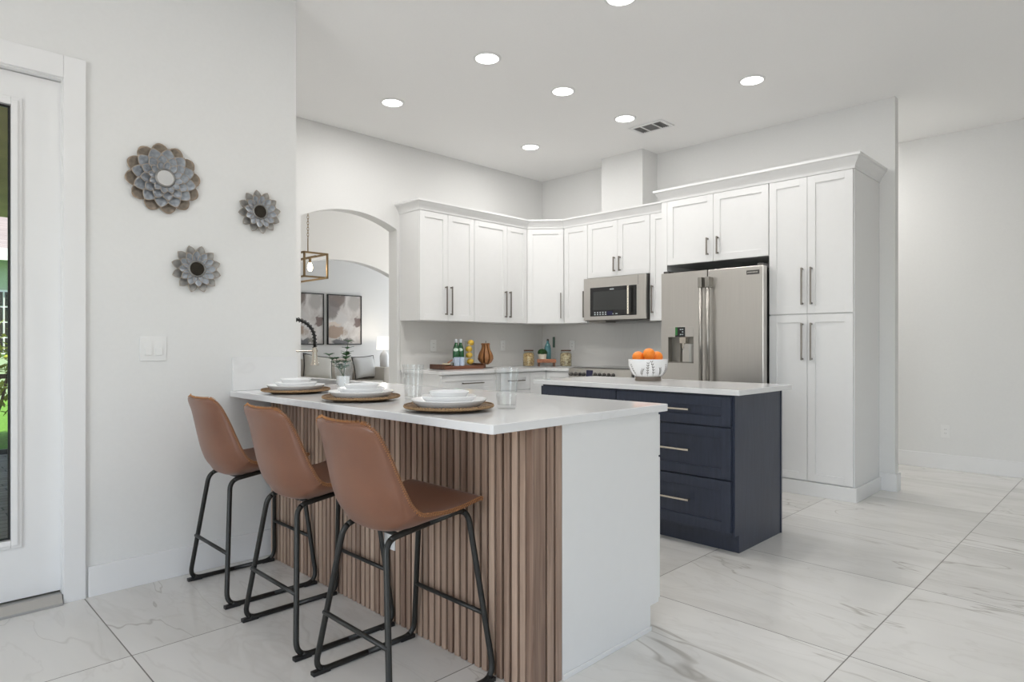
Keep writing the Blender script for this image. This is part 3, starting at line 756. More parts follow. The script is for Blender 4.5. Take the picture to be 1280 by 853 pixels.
b = MB(); b.box(FX+.01, FX+.05, 2.865, 2.925, dz1-.055, dz1, .005); b.lathe([(.0, -.10), (.014, -.10), (.020, -.055), (.020, -.04)], FX+.03, 2.895, dz1, n=16); b.build('nozzle', M['chrome'], dL, angle=40)
b = MB(); b.prism([(FX+.05, 2.80), (FX+.02, 2.84), (FX+.02, 2.90), (FX+.05, 2.94)], dz0+.01, dz1-.06); b.build('paddle', M['steel'], dL)
b = MB(); b.box(FX-.003, FX, 2.208, 2.313, 1.722, 1.756, .001); bd = b.build('badge', M['dark_steel'], dR)
b = MB()
for i in range(10): b.box(FX-.0042, FX-.0029, 2.222+i*.0085, 2.2275+i*.0085, 1.735, 1.744)
b.build('badge_lettering', M['steel'], bd)
b = MB(); b.box(FX, FX+.07, FY0, FY1, .06, .65, .006); dW = b.build('freezer_drawer', M['steel'], t)
def fr_handle(par, y):
    b = MB(); b.tube([(FX-.055, y, .775), (FX-.055, y, 1.655)], .0155, 14); h = b.build('handle', M['handle_steel'], par, smooth=True)
    for z0_, z1_ in ((1.64, 1.725), (.70, .785)):
        b = MB(); b.box(FX-.072, FX, y-.018, y+.018, z0_, z1_, .004); b.build('handle_mount', M['steel_side'], par)
fr_handle(dL, FYM+.033); fr_handle(dR, FYM-.033)
b = MB(); b.tube([(FX-.05, 2.28, .60), (FX-.05, 2.98, .60)], .014, 12)
for y_ in (2.30, 2.96): b.box(FX-.05, FX, y_-.012, y_+.012, .588, .612)
b.build('handle', M['steel'], dW, angle=40)
b = MB(); b.box(FX+.02, FX+.11, FY0+.01, FY0+.06, FZ-.012, FZ+.02, .004); b.box(FX+.02, FX+.11, FY1-.06, FY1-.01, FZ-.012, FZ+.02, .004); b.build('hinge_cover', M['dark_steel'], t)

# microwave
MX = 5.285; MY0, MY1 = 3.472, 4.234; MZ0, MZ1 = 1.412, 1.848
t = thing('microwave', 'stainless over-range microwave with dark glass door', 'microwave', (5.5, 3.85, MZ0))
b = MB(); b.box(MX+.025, XK-.014, MY0, MY1, MZ0-.005, MZ1); b.build('body', M['dark_steel'], t)
b = MB(); b.box(MX, MX+.024, MY0+.001, MY1, MZ0, MZ1, .004); d = b.build('door', M['steel'], t)
b = MB(); b.box(MX-.003, MX+.001, 3.575, 4.146, 1.452, 1.748, .001); b.build('door_glass', M['black_glass'], d)
b = MB(); b.box(MX-.0045, MX-.0025, 3.668, 4.105, 1.512, 1.705); b.build('window', M['mw_glass'], d)
b = MB(); b.tube([(MX-.04, 3.648, 1.462), (MX-.04, 3.648, 1.742)], .0115, 12)
for z_ in (1.475, 1.728): b.box(MX-.04, MX, 3.638, 3.658, z_-.008, z_+.008)
b.build('handle', M['nickel'], d, angle=40)
b = MB(); 
for r_ in range(2):
    for k in range(5): b.box(MX-.0042, MX-.0028, 4.075-k*.034, 4.091-k*.034, 1.465+r_*.02, 1.475+r_*.02)
for k in range(2): b.box(MX-.0042, MX-.0028, 3.80+k*.05, 3.825+k*.05, 1.468, 1.476)
b.build('button_print', M['display_ink'], d)
b = MB(); b.box(MX-.0045, MX-.0028, 3.845, 3.895, 1.718, 1.727); b.build('maker_badge', M['display_ink'], d)
b = MB(); b.box(MX-.0044, MX-.0028, 3.86, 3.93, 1.460, 1.500); b.build('display', M['blue_display'], d)
b = MB(); b.box(MX+.001, MX+.0245, 3.553, 3.556, MZ0, MZ1); b.bm.clear(); b.box(MX-.0006, MX+.002, 3.555, 3.558, 1.750, MZ1-.004); b.build('door_seam', M['dark_steel'], t)
b = MB(); b.box(5.33, 5.5, 3.98, 4.2, MZ0-.022, MZ0-.005); b.build('grease_filter', M['steel_side'], t)

# range
RX = 5.035; RY0, RY1 = 3.468, 4.234
t = thing('range', 'stainless slide-in range with a row of front knobs', 'range', (5.4, 3.85, 0))
b = MB(); b.box(RX+.03, XK-.016, RY0, RY1, .04, .905); b.build('body', M['steel_side'], t)
b = MB(); b.T = lambda a, c, l: Vector((a, l, c)); b.prism([(RX, .815), (RX+.012, .918), (RX+.07, .926), (RX+.07, .815)], RY0, RY1); cp = b.build('control_panel', M['steel'], t)
b = MB(); b.box(RX+.07, XK-.03, RY0+.005, RY1-.005, .906, .930, .003); b.build('cooktop', M['black_glass'], t)
b = MB(); b.box(RX+.002, RX+.03, RY0+.005, RY1-.005, .20, .80, .004); od = b.build('oven_door', M['steel'], t)
b = MB(); b.box(RX-.001, RX+.003, RY0+.12, RY1-.12, .34, .66); b.build('oven_glass', M['black_glass'], od)
b = MB(); b.tube([(RX-.045, RY0+.05, .765), (RX-.045, RY1-.05, .765)], .012, 12)
for y_ in (RY0+.07, RY1-.07): b.box(RX-.045, RX+.003, y_-.01, y_+.01, .755, .775)
b.build('handle', M['steel'], od, angle=40)
ky = [4.195, 4.140, 4.085, 4.035, 3.895, 3.84, 3.785, 3.73, 3.675]
for y_ in ky:
    b = MB(); b.lathe([(0, -.030), (.015, -.030), (.017, -.024), (.019, 0), (.022, .004), (.022, .006), (0, .006)], RX+.003, y_, .862, n=18, axis='x'); k_ = b.build('knob', M['dark_steel'], cp, angle=40)
    b = MB(); b.box(RX-.0285, RX-.0265, y_-.003, y_+.003, .862, .878); b.build('pointer', M['steel'], k_)
b = MB(); b.T = lambda a, c, l: Vector((a, l, c)); b.prism([(RX+.0005, .835), (RX+.0085, .905), (RX+.012, .905), (RX+.004, .835)], 3.925, 4.005); b.build('display', M['blue_display'], cp)

# ------------------------------------------------------------------ bar stools
def build_stool():
    t = thing('bar_stool', '', 'stool', (1.30, 1.844, 0), 'brown leather bar stools at the peninsula')
    ox, oy = 1.30, 1.844
    prof = [(1.505, .628, .198, .000), (1.485, .636, .205, .000), (1.45, .630, .210, .002), (1.40, .614, .212, .010), (1.34, .596, .218, .024), (1.28, .582, .226, .044), (1.215, .570, .232, .064),
            (1.164, .580, .236, .074), (1.130, .614, .234, .072), (1.108, .672, .226, .064), (1.093, .735, .215, .056), (1.081, .797, .205, .046), (1.071, .850, .194, .034), (1.060, .886, .184, .026), (1.054, .907, .160, .020), (1.052, .914, .120, .016)]
    def cr(P, u):
        n = len(P)-1; k = min(int(u*n), n-1); f = u*n-k
        p = [P[max(0, min(n, k+j))] for j in (-1, 0, 1, 2)]
        return [.5*((2*p[1][i])+(-p[0][i]+p[2][i])*f+(2*p[0][i]-5*p[1][i]+4*p[2][i]-p[3][i])*f*f+(-p[0][i]+3*p[1][i]-3*p[2][i]+p[3][i])*f**3) for i in range(4)]
    NU, NV = 44, 21
    def surf(u, v, off=0):
        x, z, w, c = cr(prof, u)
        x2, z2, _, _ = cr(prof, min(1, u+.01)); x1, z1, _, _ = cr(prof, max(0, u-.01))
        tx, tz = x2-x1, z2-z1; l = math.hypot(tx, tz); nx, nz = tz/l, -tx/l     # toward the sitter
        k = c*abs(v)**2.3 + off
        return Vector((x+nx*k, oy+w*v*(1-.03*abs(v)**6), z+nz*k))
    # shell: inner and outer skins closed at the rim
    b = MB()
    th = .024
    IN = [[b.bm.verts.new(surf(i/NU, -1+2*j/(NV-1), .0)) for j in range(NV)] for i in range(NU+1)]
    def thick(u, v): return th*(.55+.45*(1-abs(v)**4))*(1.15 if u < .5 else .85)
    OUT = [[b.bm.verts.new(surf(i/NU, -1+2*j/(NV-1), -thick(i/NU, -1+2*j/(NV-1)))) for j in range(NV)] for i in range(NU+1)]
    for i in range(NU):
        for j in range(NV-1):
            b.bm.faces.new([IN[i][j], IN[i][j+1], IN[i+1][j+1], IN[i+1][j]])
            b.bm.faces.new([OUT[i][j], OUT[i+1][j], OUT[i+1][j+1], OUT[i][j+1]])
    for j in range(NV-1):
        b.bm.faces.new([IN[0][j], OUT[0][j], OUT[0][j+1], IN[0][j+1]]); b.bm.faces.new([IN[NU][j], IN[NU][j+1], OUT[NU][j+1], OUT[NU][j]])
    for i in range(NU):
        b.bm.faces.new([IN[i][0], IN[i+1][0], OUT[i+1][0], OUT[i][0]]); b.bm.faces.new([IN[i][-1], OUT[i][-1], OUT[i+1][-1], IN[i+1][-1]])
    bmesh.ops.recalc_face_normals(b.bm, faces=b.bm.faces[:])
    shell = b.build('seat_shell', M['leather'], t, angle=60)
    # rim stitching: a zigzag thread down both sides and over the top
    rim = [surf(i/NU, -1, -.006) for i in range(NU+1)] + [surf(1, -1+2*j/(NV-1), -.006) for j in range(1, NV-1)] + [surf(1-i/NU, 1, -.006) for i in range(NU+1)]
    fine = []
    for i in range(len(rim)-1):
        k = max(1, int((rim[i+1]-rim[i]).length/.0035))
        for q in range(k): fine.append(rim[i].lerp(rim[i+1], q/k))
    cen = Vector((1.22, oy, .72)); pts = []
    for i, p in enumerate(fine):
        o = (p-cen); o.normalize()
        d = (fine[min(i+1, len(fine)-1)]-fine[max(i-1, 0)]).normalized(); sd = Vector((0, 1, 0)) if abs(d.y) > .8 else Vector((0, 1 if p.y > oy else -1, 0))
        nrm_ = d.cross(sd).normalized()
        pts.append(p + nrm_*(.0065 if i % 2 else -.0065) + (o*.0015) + (sd*.0015 if abs(d.y) <= .8 else Vector((-.001, 0, .003))))
    b = MB(); b.tube([tuple(p) for p in pts], .0013, 4); b.build('stitching', M['stitch'], shell)
    # piping
    b = MB(); b.tube([tuple(p) for p in rim], .0038, 6); b.build('piping', pm('tan_leather_piping', (.20, .085, .042), .5) if 'tanp' not in M else M['tanp'], shell, smooth=True)
    R = .0105
    for sgn in (-1, 1):
        yt, yb = oy+sgn*.138, oy+sgn*.232
        rt = Vector((1.148, oy+sgn*.128, .540)); ft = Vector((1.478, yt, .588)); rb = Vector((1.092, yb, R)); fb = Vector((1.520, yb, R))
        full = fillet([(rt+ft)/2, rt, rb, (rb+fb)/2, fb, ft, (rt+ft)/2+Vector((.001, 0, 0))], [0, .055, .055, 0.001, .055, .055, 0], 8)
        # split the loop in rail, legs and runner
        def part(a, c, n): 
            b = MB(); b.tube([tuple(p) for p in full[a:c]], R, 12); b.build(n, M['black_metal'], t, smooth=True)
        n0 = 1; e1 = n0+9; e2 = e1+9; e3 = e2+9; e4 = e3+9; e5 = e4+9
        part(0, n0+4, 'seat_rail'); part(n0+3, e1+6, 'leg'); part(e1+5, e3+4, 'runner'); part(e3+3, e4+6, 'leg'); part(e4+5, len(full), 'seat_rail')
        for (x0_, x1_) in ((1.083, 1.150), (1.452, 1.518)):
            b = MB(); b.box(x0_, x1_, yb-.0125, yb+.0125, .0, .015, .003); b.build('foot_cap', M['black_plastic'], t)
    for xx0, zz in ((1.092, .23), (1.520, .225)):
        top = Vector((1.135 if xx0 < 1.3 else 1.478, 0, .57)); k = zz/.57
        x_ = xx0+(top.x-xx0)*k; yy = .232+(.138-.232)*k
        b = MB(); b.tube([(x_, oy-yy, zz), (x_, oy+yy, zz)], .0085, 10); b.build('footrest', M['black_metal'], t, smooth=True)
    b = MB(); b.tube([(1.20, oy-.130, .545), (1.20, oy+.130, .545)], .008, 8); b.tube([(1.42, oy-.138, .583), (1.42, oy+.138, .583)], .008, 8); b.box(1.19, 1.43, oy-.05, oy+.05, 0.541, .575); b.build('cross_brace', M['black_metal'], t, angle=40)
    return t
s3 = build_stool()
s3['label'] = 'brown leather bar stool nearest the camera, at the free end of the peninsula'
dup(s3, (1.303, 2.452, 0), 'brown leather bar stool in the middle of the three')
dup(s3, (1.303, 3.105, 0), 'brown leather bar stool nearest the left wall')

# ------------------------------------------------------------------ place settings
def charger(x, y):
    t = thing('charger', '', 'charger', (x, y, .9145), 'woven rattan chargers')
    b = MB(); b.lathe([(0, .006), (.10, .006), (.125, .010), (.150, .0165), (.162, .0195), (.162, .0135), (.150, .0100), (.122, .002), (.10, 0), (0, 0)], x, y, .9145, n=56); b.build('woven_disc', M['rattan'], t, smooth=True)
    n = 336; b = MB(); pts = [(x+.163*math.cos(2*PI*k/n), y+.163*math.sin(2*PI*k/n), .9145+.0165+.0008*math.sin(k*PI*.5)) for k in range(n)]
    P = [Vector(p) for p in pts]; R = []
    for k in range(n):
        a = 2*PI*k/n; rr = .0062+.0009*math.sin(k*PI*.5); o = Vector((math.cos(a), math.sin(a), 0))
        R.append([P[k]+o*rr*math.cos(2*PI*j/8)+Vector((0, 0, 1))*rr*math.sin(2*PI*j/8) for j in range(8)])
    b.rings(R, loop=True); b.build('braided_rim', M['rattan'], t, smooth=True)
    return t
def lathe_thing(name, prof, x, y, z, mat, label, cat, group=None, n=40, angle=35, mod=None, closed=True):
    b = MB(); b.lathe(prof, x, y, z, n=n, mod=mod, closed_profile=closed)
    o = tag(b.build(name, M[mat], None, angle=angle), label, cat, group); return recentre(o, (x, y, z))
sets = [(1.53, 1.87, 'nearest'), (1.53, 2.48, 'middle'), (1.53, 3.10, 'furthest')]
words = {'nearest': 'at the free end of the peninsula', 'middle': 'in the middle of the peninsula', 'furthest': 'beside the left wall upstand'}
c0 = charger(1.53, 1.87); c0['label'] = 'round woven rattan charger ' + words['nearest']
dup(c0, (1.53, 2.48, .9145), 'round woven rattan charger ' + words['middle']); dup(c0, (1.53, 3.10, .9145), 'round woven rattan charger ' + words['furthest'])
zc = .9145+.0062
dp = [(0, 0), (.095, 0), (.112, .008), (.136, .026), (.1425, .034), (.1415, .0365), (.133, .031), (.108, .0125), (.092, .005), (0, .005)]
sp_ = [(0, 0), (.070, 0), (.084, .010), (.099, .026), (.103, .034), (.1015, .036), (.095, .030), (.080, .014), (.066, .005), (0, .005)]
bp_ = [(0, 0), (.052, 0), (.057, .003), (.068, .022), (.0755, .036), (.0740, .0375), (.0715, .0365), (.062, .020), (.050, .006), (0, .005)]
for x, y, k in sets:
    w = words[k]
    for nm, pr, z, lab, grp in (('dinner_plate', dp, zc, 'large white dinner plate, bottom of its stack, ', 'white dinner plates'), ('salad_plate', sp_, zc+.0135, 'small white plate between dinner plate and bowl ', 'white salad plates'), ('bowl', bp_, zc+.0275, 'small white bowl on top of the plates ', 'white bowls')):
        if k == 'nearest': o = lathe_thing(nm, pr, x, y, z, 'porcelain', lab+w, nm.replace('_', ' ').replace('dinner ', '').replace('salad ', ''), grp, closed=False); sets_src = o; globals()['src_'+nm] = o
        else:
            o = globals()['src_'+nm].copy(); C.objects.link(o); o.location = (x, y, z); o['label'] = lab+w
gp = [(0, 0), (.0345, 0), (.0365, .004), (.0395, .05), (.0400, .055), (.0395, .058), (.0435, .10), (.0445, .105), (.0438, .109), (.0475, .155), (.0455, .156), (.0405, .10), (.0365, .05), (.0330, .014), (0, .013)]
gl = lathe_thing('tumbler', gp, 1.722, 1.757, .9145, 'glass', 'clear tall ribbed tumbler right of the nearest place setting', 'glass', 'clear ribbed tumblers', n=40, angle=12, mod=lambda a, z: 1+.016*math.cos(20*a), closed=False)
for (x, y), l in (((1.705, 2.335), 'clear tall ribbed tumbler between nearest and middle place settings'), ((1.725, 2.965), 'clear tall ribbed tumbler in front of the leafy sprig')):
    o = gl.copy(); C.objects.link(o); o.location = (x, y, .9145); o['label'] = l
# leafy sprig in a small pot
px, py = 1.83, 3.15
t = thing('potted_plant', 'leafy green sprig in a small pot behind a tumbler', 'plant', (px, py, .9145))
b = MB(); b.lathe([(0, 0), (.026, 0), (.034, .06), (.036, .072), (.032, .072), (.029, .06), (0, .06)], px, py, .9145, n=24); b.build('pot', M['porcelain'], t, angle=40)
rnd = random.Random(3)
b = MB(); lb = MB()
for a, ln, lean in ((-.7, .19, .12), (2.35, .13, .55), (2.1, .10, .35), (.6, .12, .25), (-1.4, .13, .2)):
    st = [Vector((px, py, .985)) + Vector((math.cos(a)*lean, math.sin(a)*lean, 1)).normalized()*ln*q/5 + Vector((math.cos(a), math.sin(a), 0))*.03*lean*(q/5)**2 for q in range(6)]
    b.tube([tuple(p) for p in st], .0014, 5)
    for q in range(2, 6):
        for s_ in (0, 1, 2, 3):
            aa = a + s_*1.57 + q*.8; d = Vector((math.cos(aa), math.sin(aa), .55)).normalized(); sd = d.cross(Vector((0, 0, 1))).normalized(); L_ = rnd.uniform(.028, .040); up_ = sd.cross(d)
            p = st[q]; row = []
            for i in range(5):
                u = i/4; wdt = .0125*math.sin(PI*min(1, u*.90+.08))
                c_ = p+d*L_*u+up_*(-.006*u*u); row.append([c_-sd*wdt+up_*.002, c_, c_+sd*wdt+up_*.002])
            lb.rings(row, closed=False)
b.build('stem', M['leaf'], t, smooth=True); lb.build('leaves', M['leaf'], t, smooth=True)

# bowl of oranges
bx_, by_ = 3.746, 2.441; bz = .9145
t = thing('fruit_bowl', 'white bowl painted with leafy sprigs on a taupe foot', 'bowl', (bx_, by_, bz))
b = MB(); b.lathe([(0, 0), (.088, 0), (.086, .028), (0, .028)], bx_, by_, bz, n=40); b.build('foot', M['taupe'], t, angle=40)
def bowl_r(z): return .088+.044*math.sin(min(1, (z-.028)/.085)*PI/2)**.8 if z < .113 else .132
bowl_o = [(0, .0285), (.086, .0285)] + [(bowl_r(.028+.118*k/10), .028+.118*k/10+.0005) for k in range(1, 11)]
b = MB(); b.lathe(bowl_o + [(.127, .147), (.125, .10), (.11, .055), (.08, .036), (0, .035)], bx_, by_, bz, n=48); bw = b.build('bowl_body', M['porcelain'], t, angle=40)
sp = MB(); leafm = pm('painted_sprig_glaze', (.10, .085, .07), .5, var=.5, scale=40)
rr = random.Random(11)
def on_bowl(a, z): r = bowl_r(z)+.0007; return Vector((bx_+r*math.cos(a), by_+r*math.sin(a), bz+z))
for k in range(15):
    a0_ = 2*PI*k/15+rr.uniform(-.06, .06)-.1; z0_ = .034; h_ = (.092, .048, .070, .040, .082)[k % 5]; bend = rr.uniform(-.16, .16)
    st = [(a0_+bend*(q/10)**1.5, z0_+h_*q/10) for q in range(11)]
    sp.tube([tuple(on_bowl(*s)) for s in st], .0007, 4)
    for q in range(2, 11, 2):
        for sg in (-1, 1):
            a1_, z1_ = st[q]; da, dz_ = sg*.075, .013
            A = on_bowl(a1_, z1_); B = on_bowl(a1_+da, z1_+dz_); m1 = on_bowl(a1_+da*.55+.010*sg, z1_+dz_*.55-.0022); m2 = on_bowl(a1_+da*.55-.010*sg, z1_+dz_*.55+.0022)
            vs = [sp.bm.verts.new(p) for p in (A, m1, B, m2)]; sp.bm.faces.new(vs)
sp.build('painted_sprigs', leafm, bw)
def orange(x, y, z, label):
    b = MB(); n = 20
    b.lathe([(0, -.041)] + [(.042*math.sin(PI*i/n), -.041*math.cos(PI*i/n)) for i in range(1, n)] + [(.004, .0395), (0, .038)], 0, 0, 0, n=32)
    t = thing('orange', label, 'orange', (x, y, z), 'oranges in the bowl')
    o = bpy.data.objects.new('fruit', None); bpy.data.objects.remove(o)
    me = b.build('peel', M['orange'], None, smooth=True); me.parent = t
    b = MB(); b.ball((0, 0, .0385), .0035, (1, 1, .5), 2); me2 = b.build('stem_button', M['leaf'], None, smooth=True); me2.parent = t
    return t
fw = Vector((.706, .708, 0)); rt = Vector((.708, -.706, 0)); B0 = Vector((bx_, by_, bz))
def bo(r, f, z): return B0+rt*r+fw*f+Vector((0, 0, z))
o1 = orange(*bo(-.064, .012, .158), 'orange at the left of the bowl')
o1.rotation_euler = (.5, .2, 0)
for p, l, e in ((bo(-.002, -.040, .180), 'orange on top of the pile, in the centre of the bowl', (.9, -.3, 1)), (bo(.062, .012, .158), 'orange at the right of the bowl', (-.4, .6, 2)),
                (bo(0, .080, .142), 'orange at the back of the bowl behind the front three', (1, 1, 0)), (bo(-.043, -.022, .0785), 'orange at the bottom of the bowl, left', (1, 0, 0)), (bo(.043, -.022, .0785), 'orange at the bottom of the bowl, right', (1, 0, 2))):
    o = dup(o1, p, l); o.rotation_euler = e

# ------------------------------------------------------------------ tray and things on the back worktop
ZT = .9145
t = thing('serving_tray', 'long dark wooden tray holding bottles and lemons', 'tray', (4.19, 4.965, ZT))
b = MB(); b.box(3.93, 4.435, 4.86, 5.07, ZT, ZT+.034, .004); b.build('board', M['tray_wood'], t)
b = MB(); b.box(3.90, 3.93, 4.86, 5.07, ZT+.004, ZT+.052, .004); b.box(4.435, 4.465, 4.86, 5.07, ZT+.004, ZT+.052, .004); b.build('end_handle', M['dark_wood'], t)
z = ZT+.0345
t = thing('small_dish', 'small dark dish with a cream wedge at the left end of the tray', 'dish', (4.0, 4.95, z))
b = MB(); b.lathe([(0, 0), (.045, 0), (.058, .012), (.055, .013), (.043, .004), (0, .004)], 4.01, 4.95, z, n=28); b.build('plate', M['dark_wood'], t, angle=40)
b = MB(); b.prism([(3.965, 4.93), (4.05, 4.925), (4.045, 4.965), (3.985, 4.975)], z+.006, z+.026, .003); b.build('cheese', M['cream'], t)
b = MB(); b.tube([(4.02, 4.93, z+.030), (4.095, 4.955, z+.058)], .007, 8); b.build('spreader', M['riser_wood'], t, smooth=True)
def bottle(x, y):
    t = thing('bottle', '', 'bottle', (x, y, z), 'green glass bottles on the tray')
    b = MB(); b.lathe([(0, 0), (.033, 0), (.036, .006), (.036, .125), (.035, .148), (.028, .186), (.017, .214), (.0135, .230), (.0130, .245), (0, .245)], x, y, z, n=28); b.build('glass_body', M['green_glass'], t, angle=40)
    b = MB(); b.lathe([(.0138, .230), (.0152, .232), (.0152, .262), (.012, .266), (0, .266)], x, y, z, n=20); b.build('cap', M['cap'], t, angle=40)
    b = MB()
    rows = []
    for k in range(9):
        a = -PI*.75+(k-4)*.2; w_ = .016*math.sqrt(max(0, 1-((k-4)/4.2)**2))
        rows.append([Vector((x+(r_+.0008)*math.cos(a), y+(r_+.0008)*math.sin(a), z+zz)) for r_, zz in ((.0355-(w_+.014)*.20, .160+w_), (.0355-(.014-w_)*.10, .160-w_))])
    b.rings(rows, closed=False); b.build('neck_label', M['label'], t)
    b = MB(); b.lathe([(.0367, .03), (.0367, .075)], x, y, z, n=28); b.build('body_label', M['blue_glass'], t)
    return t
b1 = bottle(4.155, 4.965); b1['label'] = 'green glass bottle with pale cap, left of the pair'; dup(b1, (4.227, 4.981, z), 'green glass bottle with pale cap, right of the pair')
tb = None
for i, (x, y, l) in enumerate(((4.100, 4.892, 'pale blue short tumbler in front of the left green bottle'), (4.162, 4.890, 'pale blue short tumbler in front of the right green bottle'))):
    if tb is None: tb = lathe_thing('tumbler', [(0, 0), (.027, 0), (.030, .085), (.028, .085), (.025, .006), (0, .006)], x, y, z, 'blue_glass', l, 'glass', 'pale blue tumblers', n=24, closed=False)
    else: o = tb.copy(); C.objects.link(o); o.location = (x, y, z); o['label'] = l
jx, jy = 4.322, 4.952
lathe_thing('cylinder_vase', [(0, 0), (.052, 0), (.052, .245), (.049, .245), (.049, .006), (0, .006)], jx, jy, z, 'jar_glass', 'tall clear cylinder filled with lemons on the tray', 'vase', n=32, closed=False)
def lemon(p, rot, l):
    b = MB(); n = 16
    b.lathe([(0, -.040)] + [(.0305*math.sin(PI*i/n)**.9, -.035*math.cos(PI*i/n)) for i in range(1, n)] + [(0, .040)], 0, 0, 0, n=24)
    o = tag(b.build('lemon', M['lemon'], None, smooth=True), l, 'lemon', 'lemons in the tall cylinder'); o.location = p; o.rotation_euler = rot; return o
le = lemon((jx+.004, jy-.005, z+.038), (1.4, .3, .7), 'lemon at the bottom of the tall cylinder')
for p, r_, l in (((jx-.012, jy-.008, z+.102), (1.45, .2, .4), 'second lemon from the bottom of the tall cylinder'), ((jx-.012, jy-.004, z+.166), (1.5, -.1, 1.3), 'third lemon from the bottom of the tall cylinder'), ((jx+.012, jy-.006, z+.229), (1.57, .1, .2), 'lemon on top in the tall cylinder')):
    o = le.copy(); C.objects.link(o); o.location = p; o.rotation_euler = r_; o['label'] = l
# carved pear on a stand
ex, ey = 4.548, 4.955
t = thing('pear_sculpture', 'ribbed wooden pear sculpture on a thin metal stand', 'sculpture', (ex, ey, ZT))
b = MB(); b.box(ex-.065, ex+.075, ey-.035, ey+.035, ZT, ZT+.006, .002); b.build('stand_base', M['black_metal'], t)
b = MB(); b.tube([(ex, ey, ZT+.006), (ex, ey, ZT+.04)], .003, 8); b.tube([(ex, ey, ZT+.25), (ex+.004, ey, ZT+.285)], .0035, 8); b.build('stem_rod', M['black_metal'], t, smooth=True)
pr = [(.0, .030), (.030, .036), (.062, .060), (.082, .095), (.080, .125), (.068, .158), (.050, .190), (.042, .222), (.042, .244), (.050, .250), (.040, .260), (0, .260)]
for k in range(8):
    a = 2*PI*k/8+.2; d = Vector((math.cos(a), math.sin(a), 0)); s_ = Vector((-d.y, d.x, 0)); b = MB(); R = []
    for r_, h_ in pr[1:-1]:
        c_ = Vector((ex, ey, ZT+h_)); wd_ = r_*.27
        R.append([c_+d*.001-s_*.0006, c_+d*r_*.93-s_*wd_, c_+d*r_*1.02, c_+d*r_*.93+s_*wd_, c_+d*.001+s_*.0006])
    b.rings(R); b.build('rib', M['pear_wood'], t, angle=50)
# jars, riser and bottles in the corner
def jar(x, y, r, h, fill, name, lab, lidh=.016):
    t = thing(name, lab, 'jar', (x, y, ZT), 'glass storage jars')
    b = MB(); b.lathe([(0, 0), (r*.95, 0), (r, .008), (r, h*.72), (r*.80, h*.90), (r*.80, h-lidh), (r*.77, h-lidh), (r*.77, h*.9), (r*.96, h*.71), (r*.96, .010), (0, .008)], x, y, ZT, n=32); b.build('glass_body', M['jar_glass'], t, angle=40)
    b = MB(); b.lathe([(0, .0085), (r*.94, .0105), (r*.94, h*.70), (r*.78, h*.80), (r*.4, h*.84), (0, h*.83)], x, y, ZT, n=28); f = b.build('contents', M[fill], t, smooth=True); f['kind'] = 'stuff'
    b = MB(); b.lathe([(0, h-lidh+.0005), (r*.84, h-lidh+.0005), (r*.86, h-.003), (r*.80, h), (0, h)], x, y, ZT, n=28); b.build('lid', M['dark_wood'], t, angle=40)
jar(5.135, 4.89, .064, .188, 'pasta', 'pasta_jar', 'glass jar of pasta left of the small wooden riser')
jar(5.405, 4.58, .066, .188, 'nuts', 'nut_jar', 'glass jar of mixed nuts right of the small wooden riser')
t = thing('wooden_riser', 'small copper brown wooden riser with short legs in the corner', 'riser', (5.43, 4.88, ZT))
wx = Vector((.708, -.706, 0)); wy = Vector((.706, .708, 0)); ro = Vector((5.385, 4.85, 0))
b = MB().frame(ro, wx, wy); b.box(-.105, .105, -.075, .075, ZT+.042, ZT+.082, .006); b.build('top', M['riser_wood'], t)
for sx_ in (-.085, .085):
    for sy_ in (-.058, .058):
        b = MB().frame(ro, wx, wy); b.box(sx_-.011, sx_+.011, sy_-.011, sy_+.011, ZT, ZT+.043); b.build('leg', M['dark_wood'], t)
zr = ZT+.0825
def rp(a, c): v = ro+wx*a+wy*c; return v.x, v.y
x, y = rp(-.048, -.034)
t = thing('potted_plant', 'tiny round green plant in a cream pot on the wooden riser', 'plant', (x, y, zr))
b = MB(); b.lathe([(0, 0), (.042, 0), (.050, .055), (.047, .058), (.044, .05), (0, .05)], x, y, zr, n=28); b.build('pot', M['clay'], t, angle=40)
b = MB(); b.ball((x, y, zr+.072), .052, (1, 1, .82), 4)
for v in b.bm.verts: v.co += Vector((rr.uniform(-1, 1), rr.uniform(-1, 1), rr.uniform(-1, 1)))*.003
b.build('foliage', M['moss'], t)
x, y = rp(.016, .034)
t = thing('bottle', 'teal glass bottle with dark stopper on the wooden riser', 'bottle', (x, y, zr))
b = MB(); b.lathe([(0, 0), (.036, 0), (.038, .01), (.038, .12), (.030, .155), (.014, .185), (.012, .205), (0, .205)], x, y, zr, n=28); b.build('glass_body', M['teal_glass'], t, angle=40)
b = MB(); b.lathe([(0, .2055), (.013, .2055), (.013, .215), (.009, .225), (0, .228)], x, y, zr, n=16); b.build('stopper', M['black_plastic'], t, angle=40)
x, y = rp(.085, .02)
t = thing('bottle', 'slim clear bottle with tall dark green top on the wooden riser', 'bottle', (x, y, zr))
b = MB(); b.lathe([(0, 0), (.016, 0), (.018, .004), (.018, .11), (.014, .13), (0, .13)], x, y, zr, n=20); b.build('glass_body', M['jar_glass'], t, angle=40)
b = MB(); b.lathe([(0, .1305), (.014, .1305), (.014, .245), (.011, .25), (0, .25)], x, y, zr, n=20); b.build('top', M['dark_green'], t, angle=40)

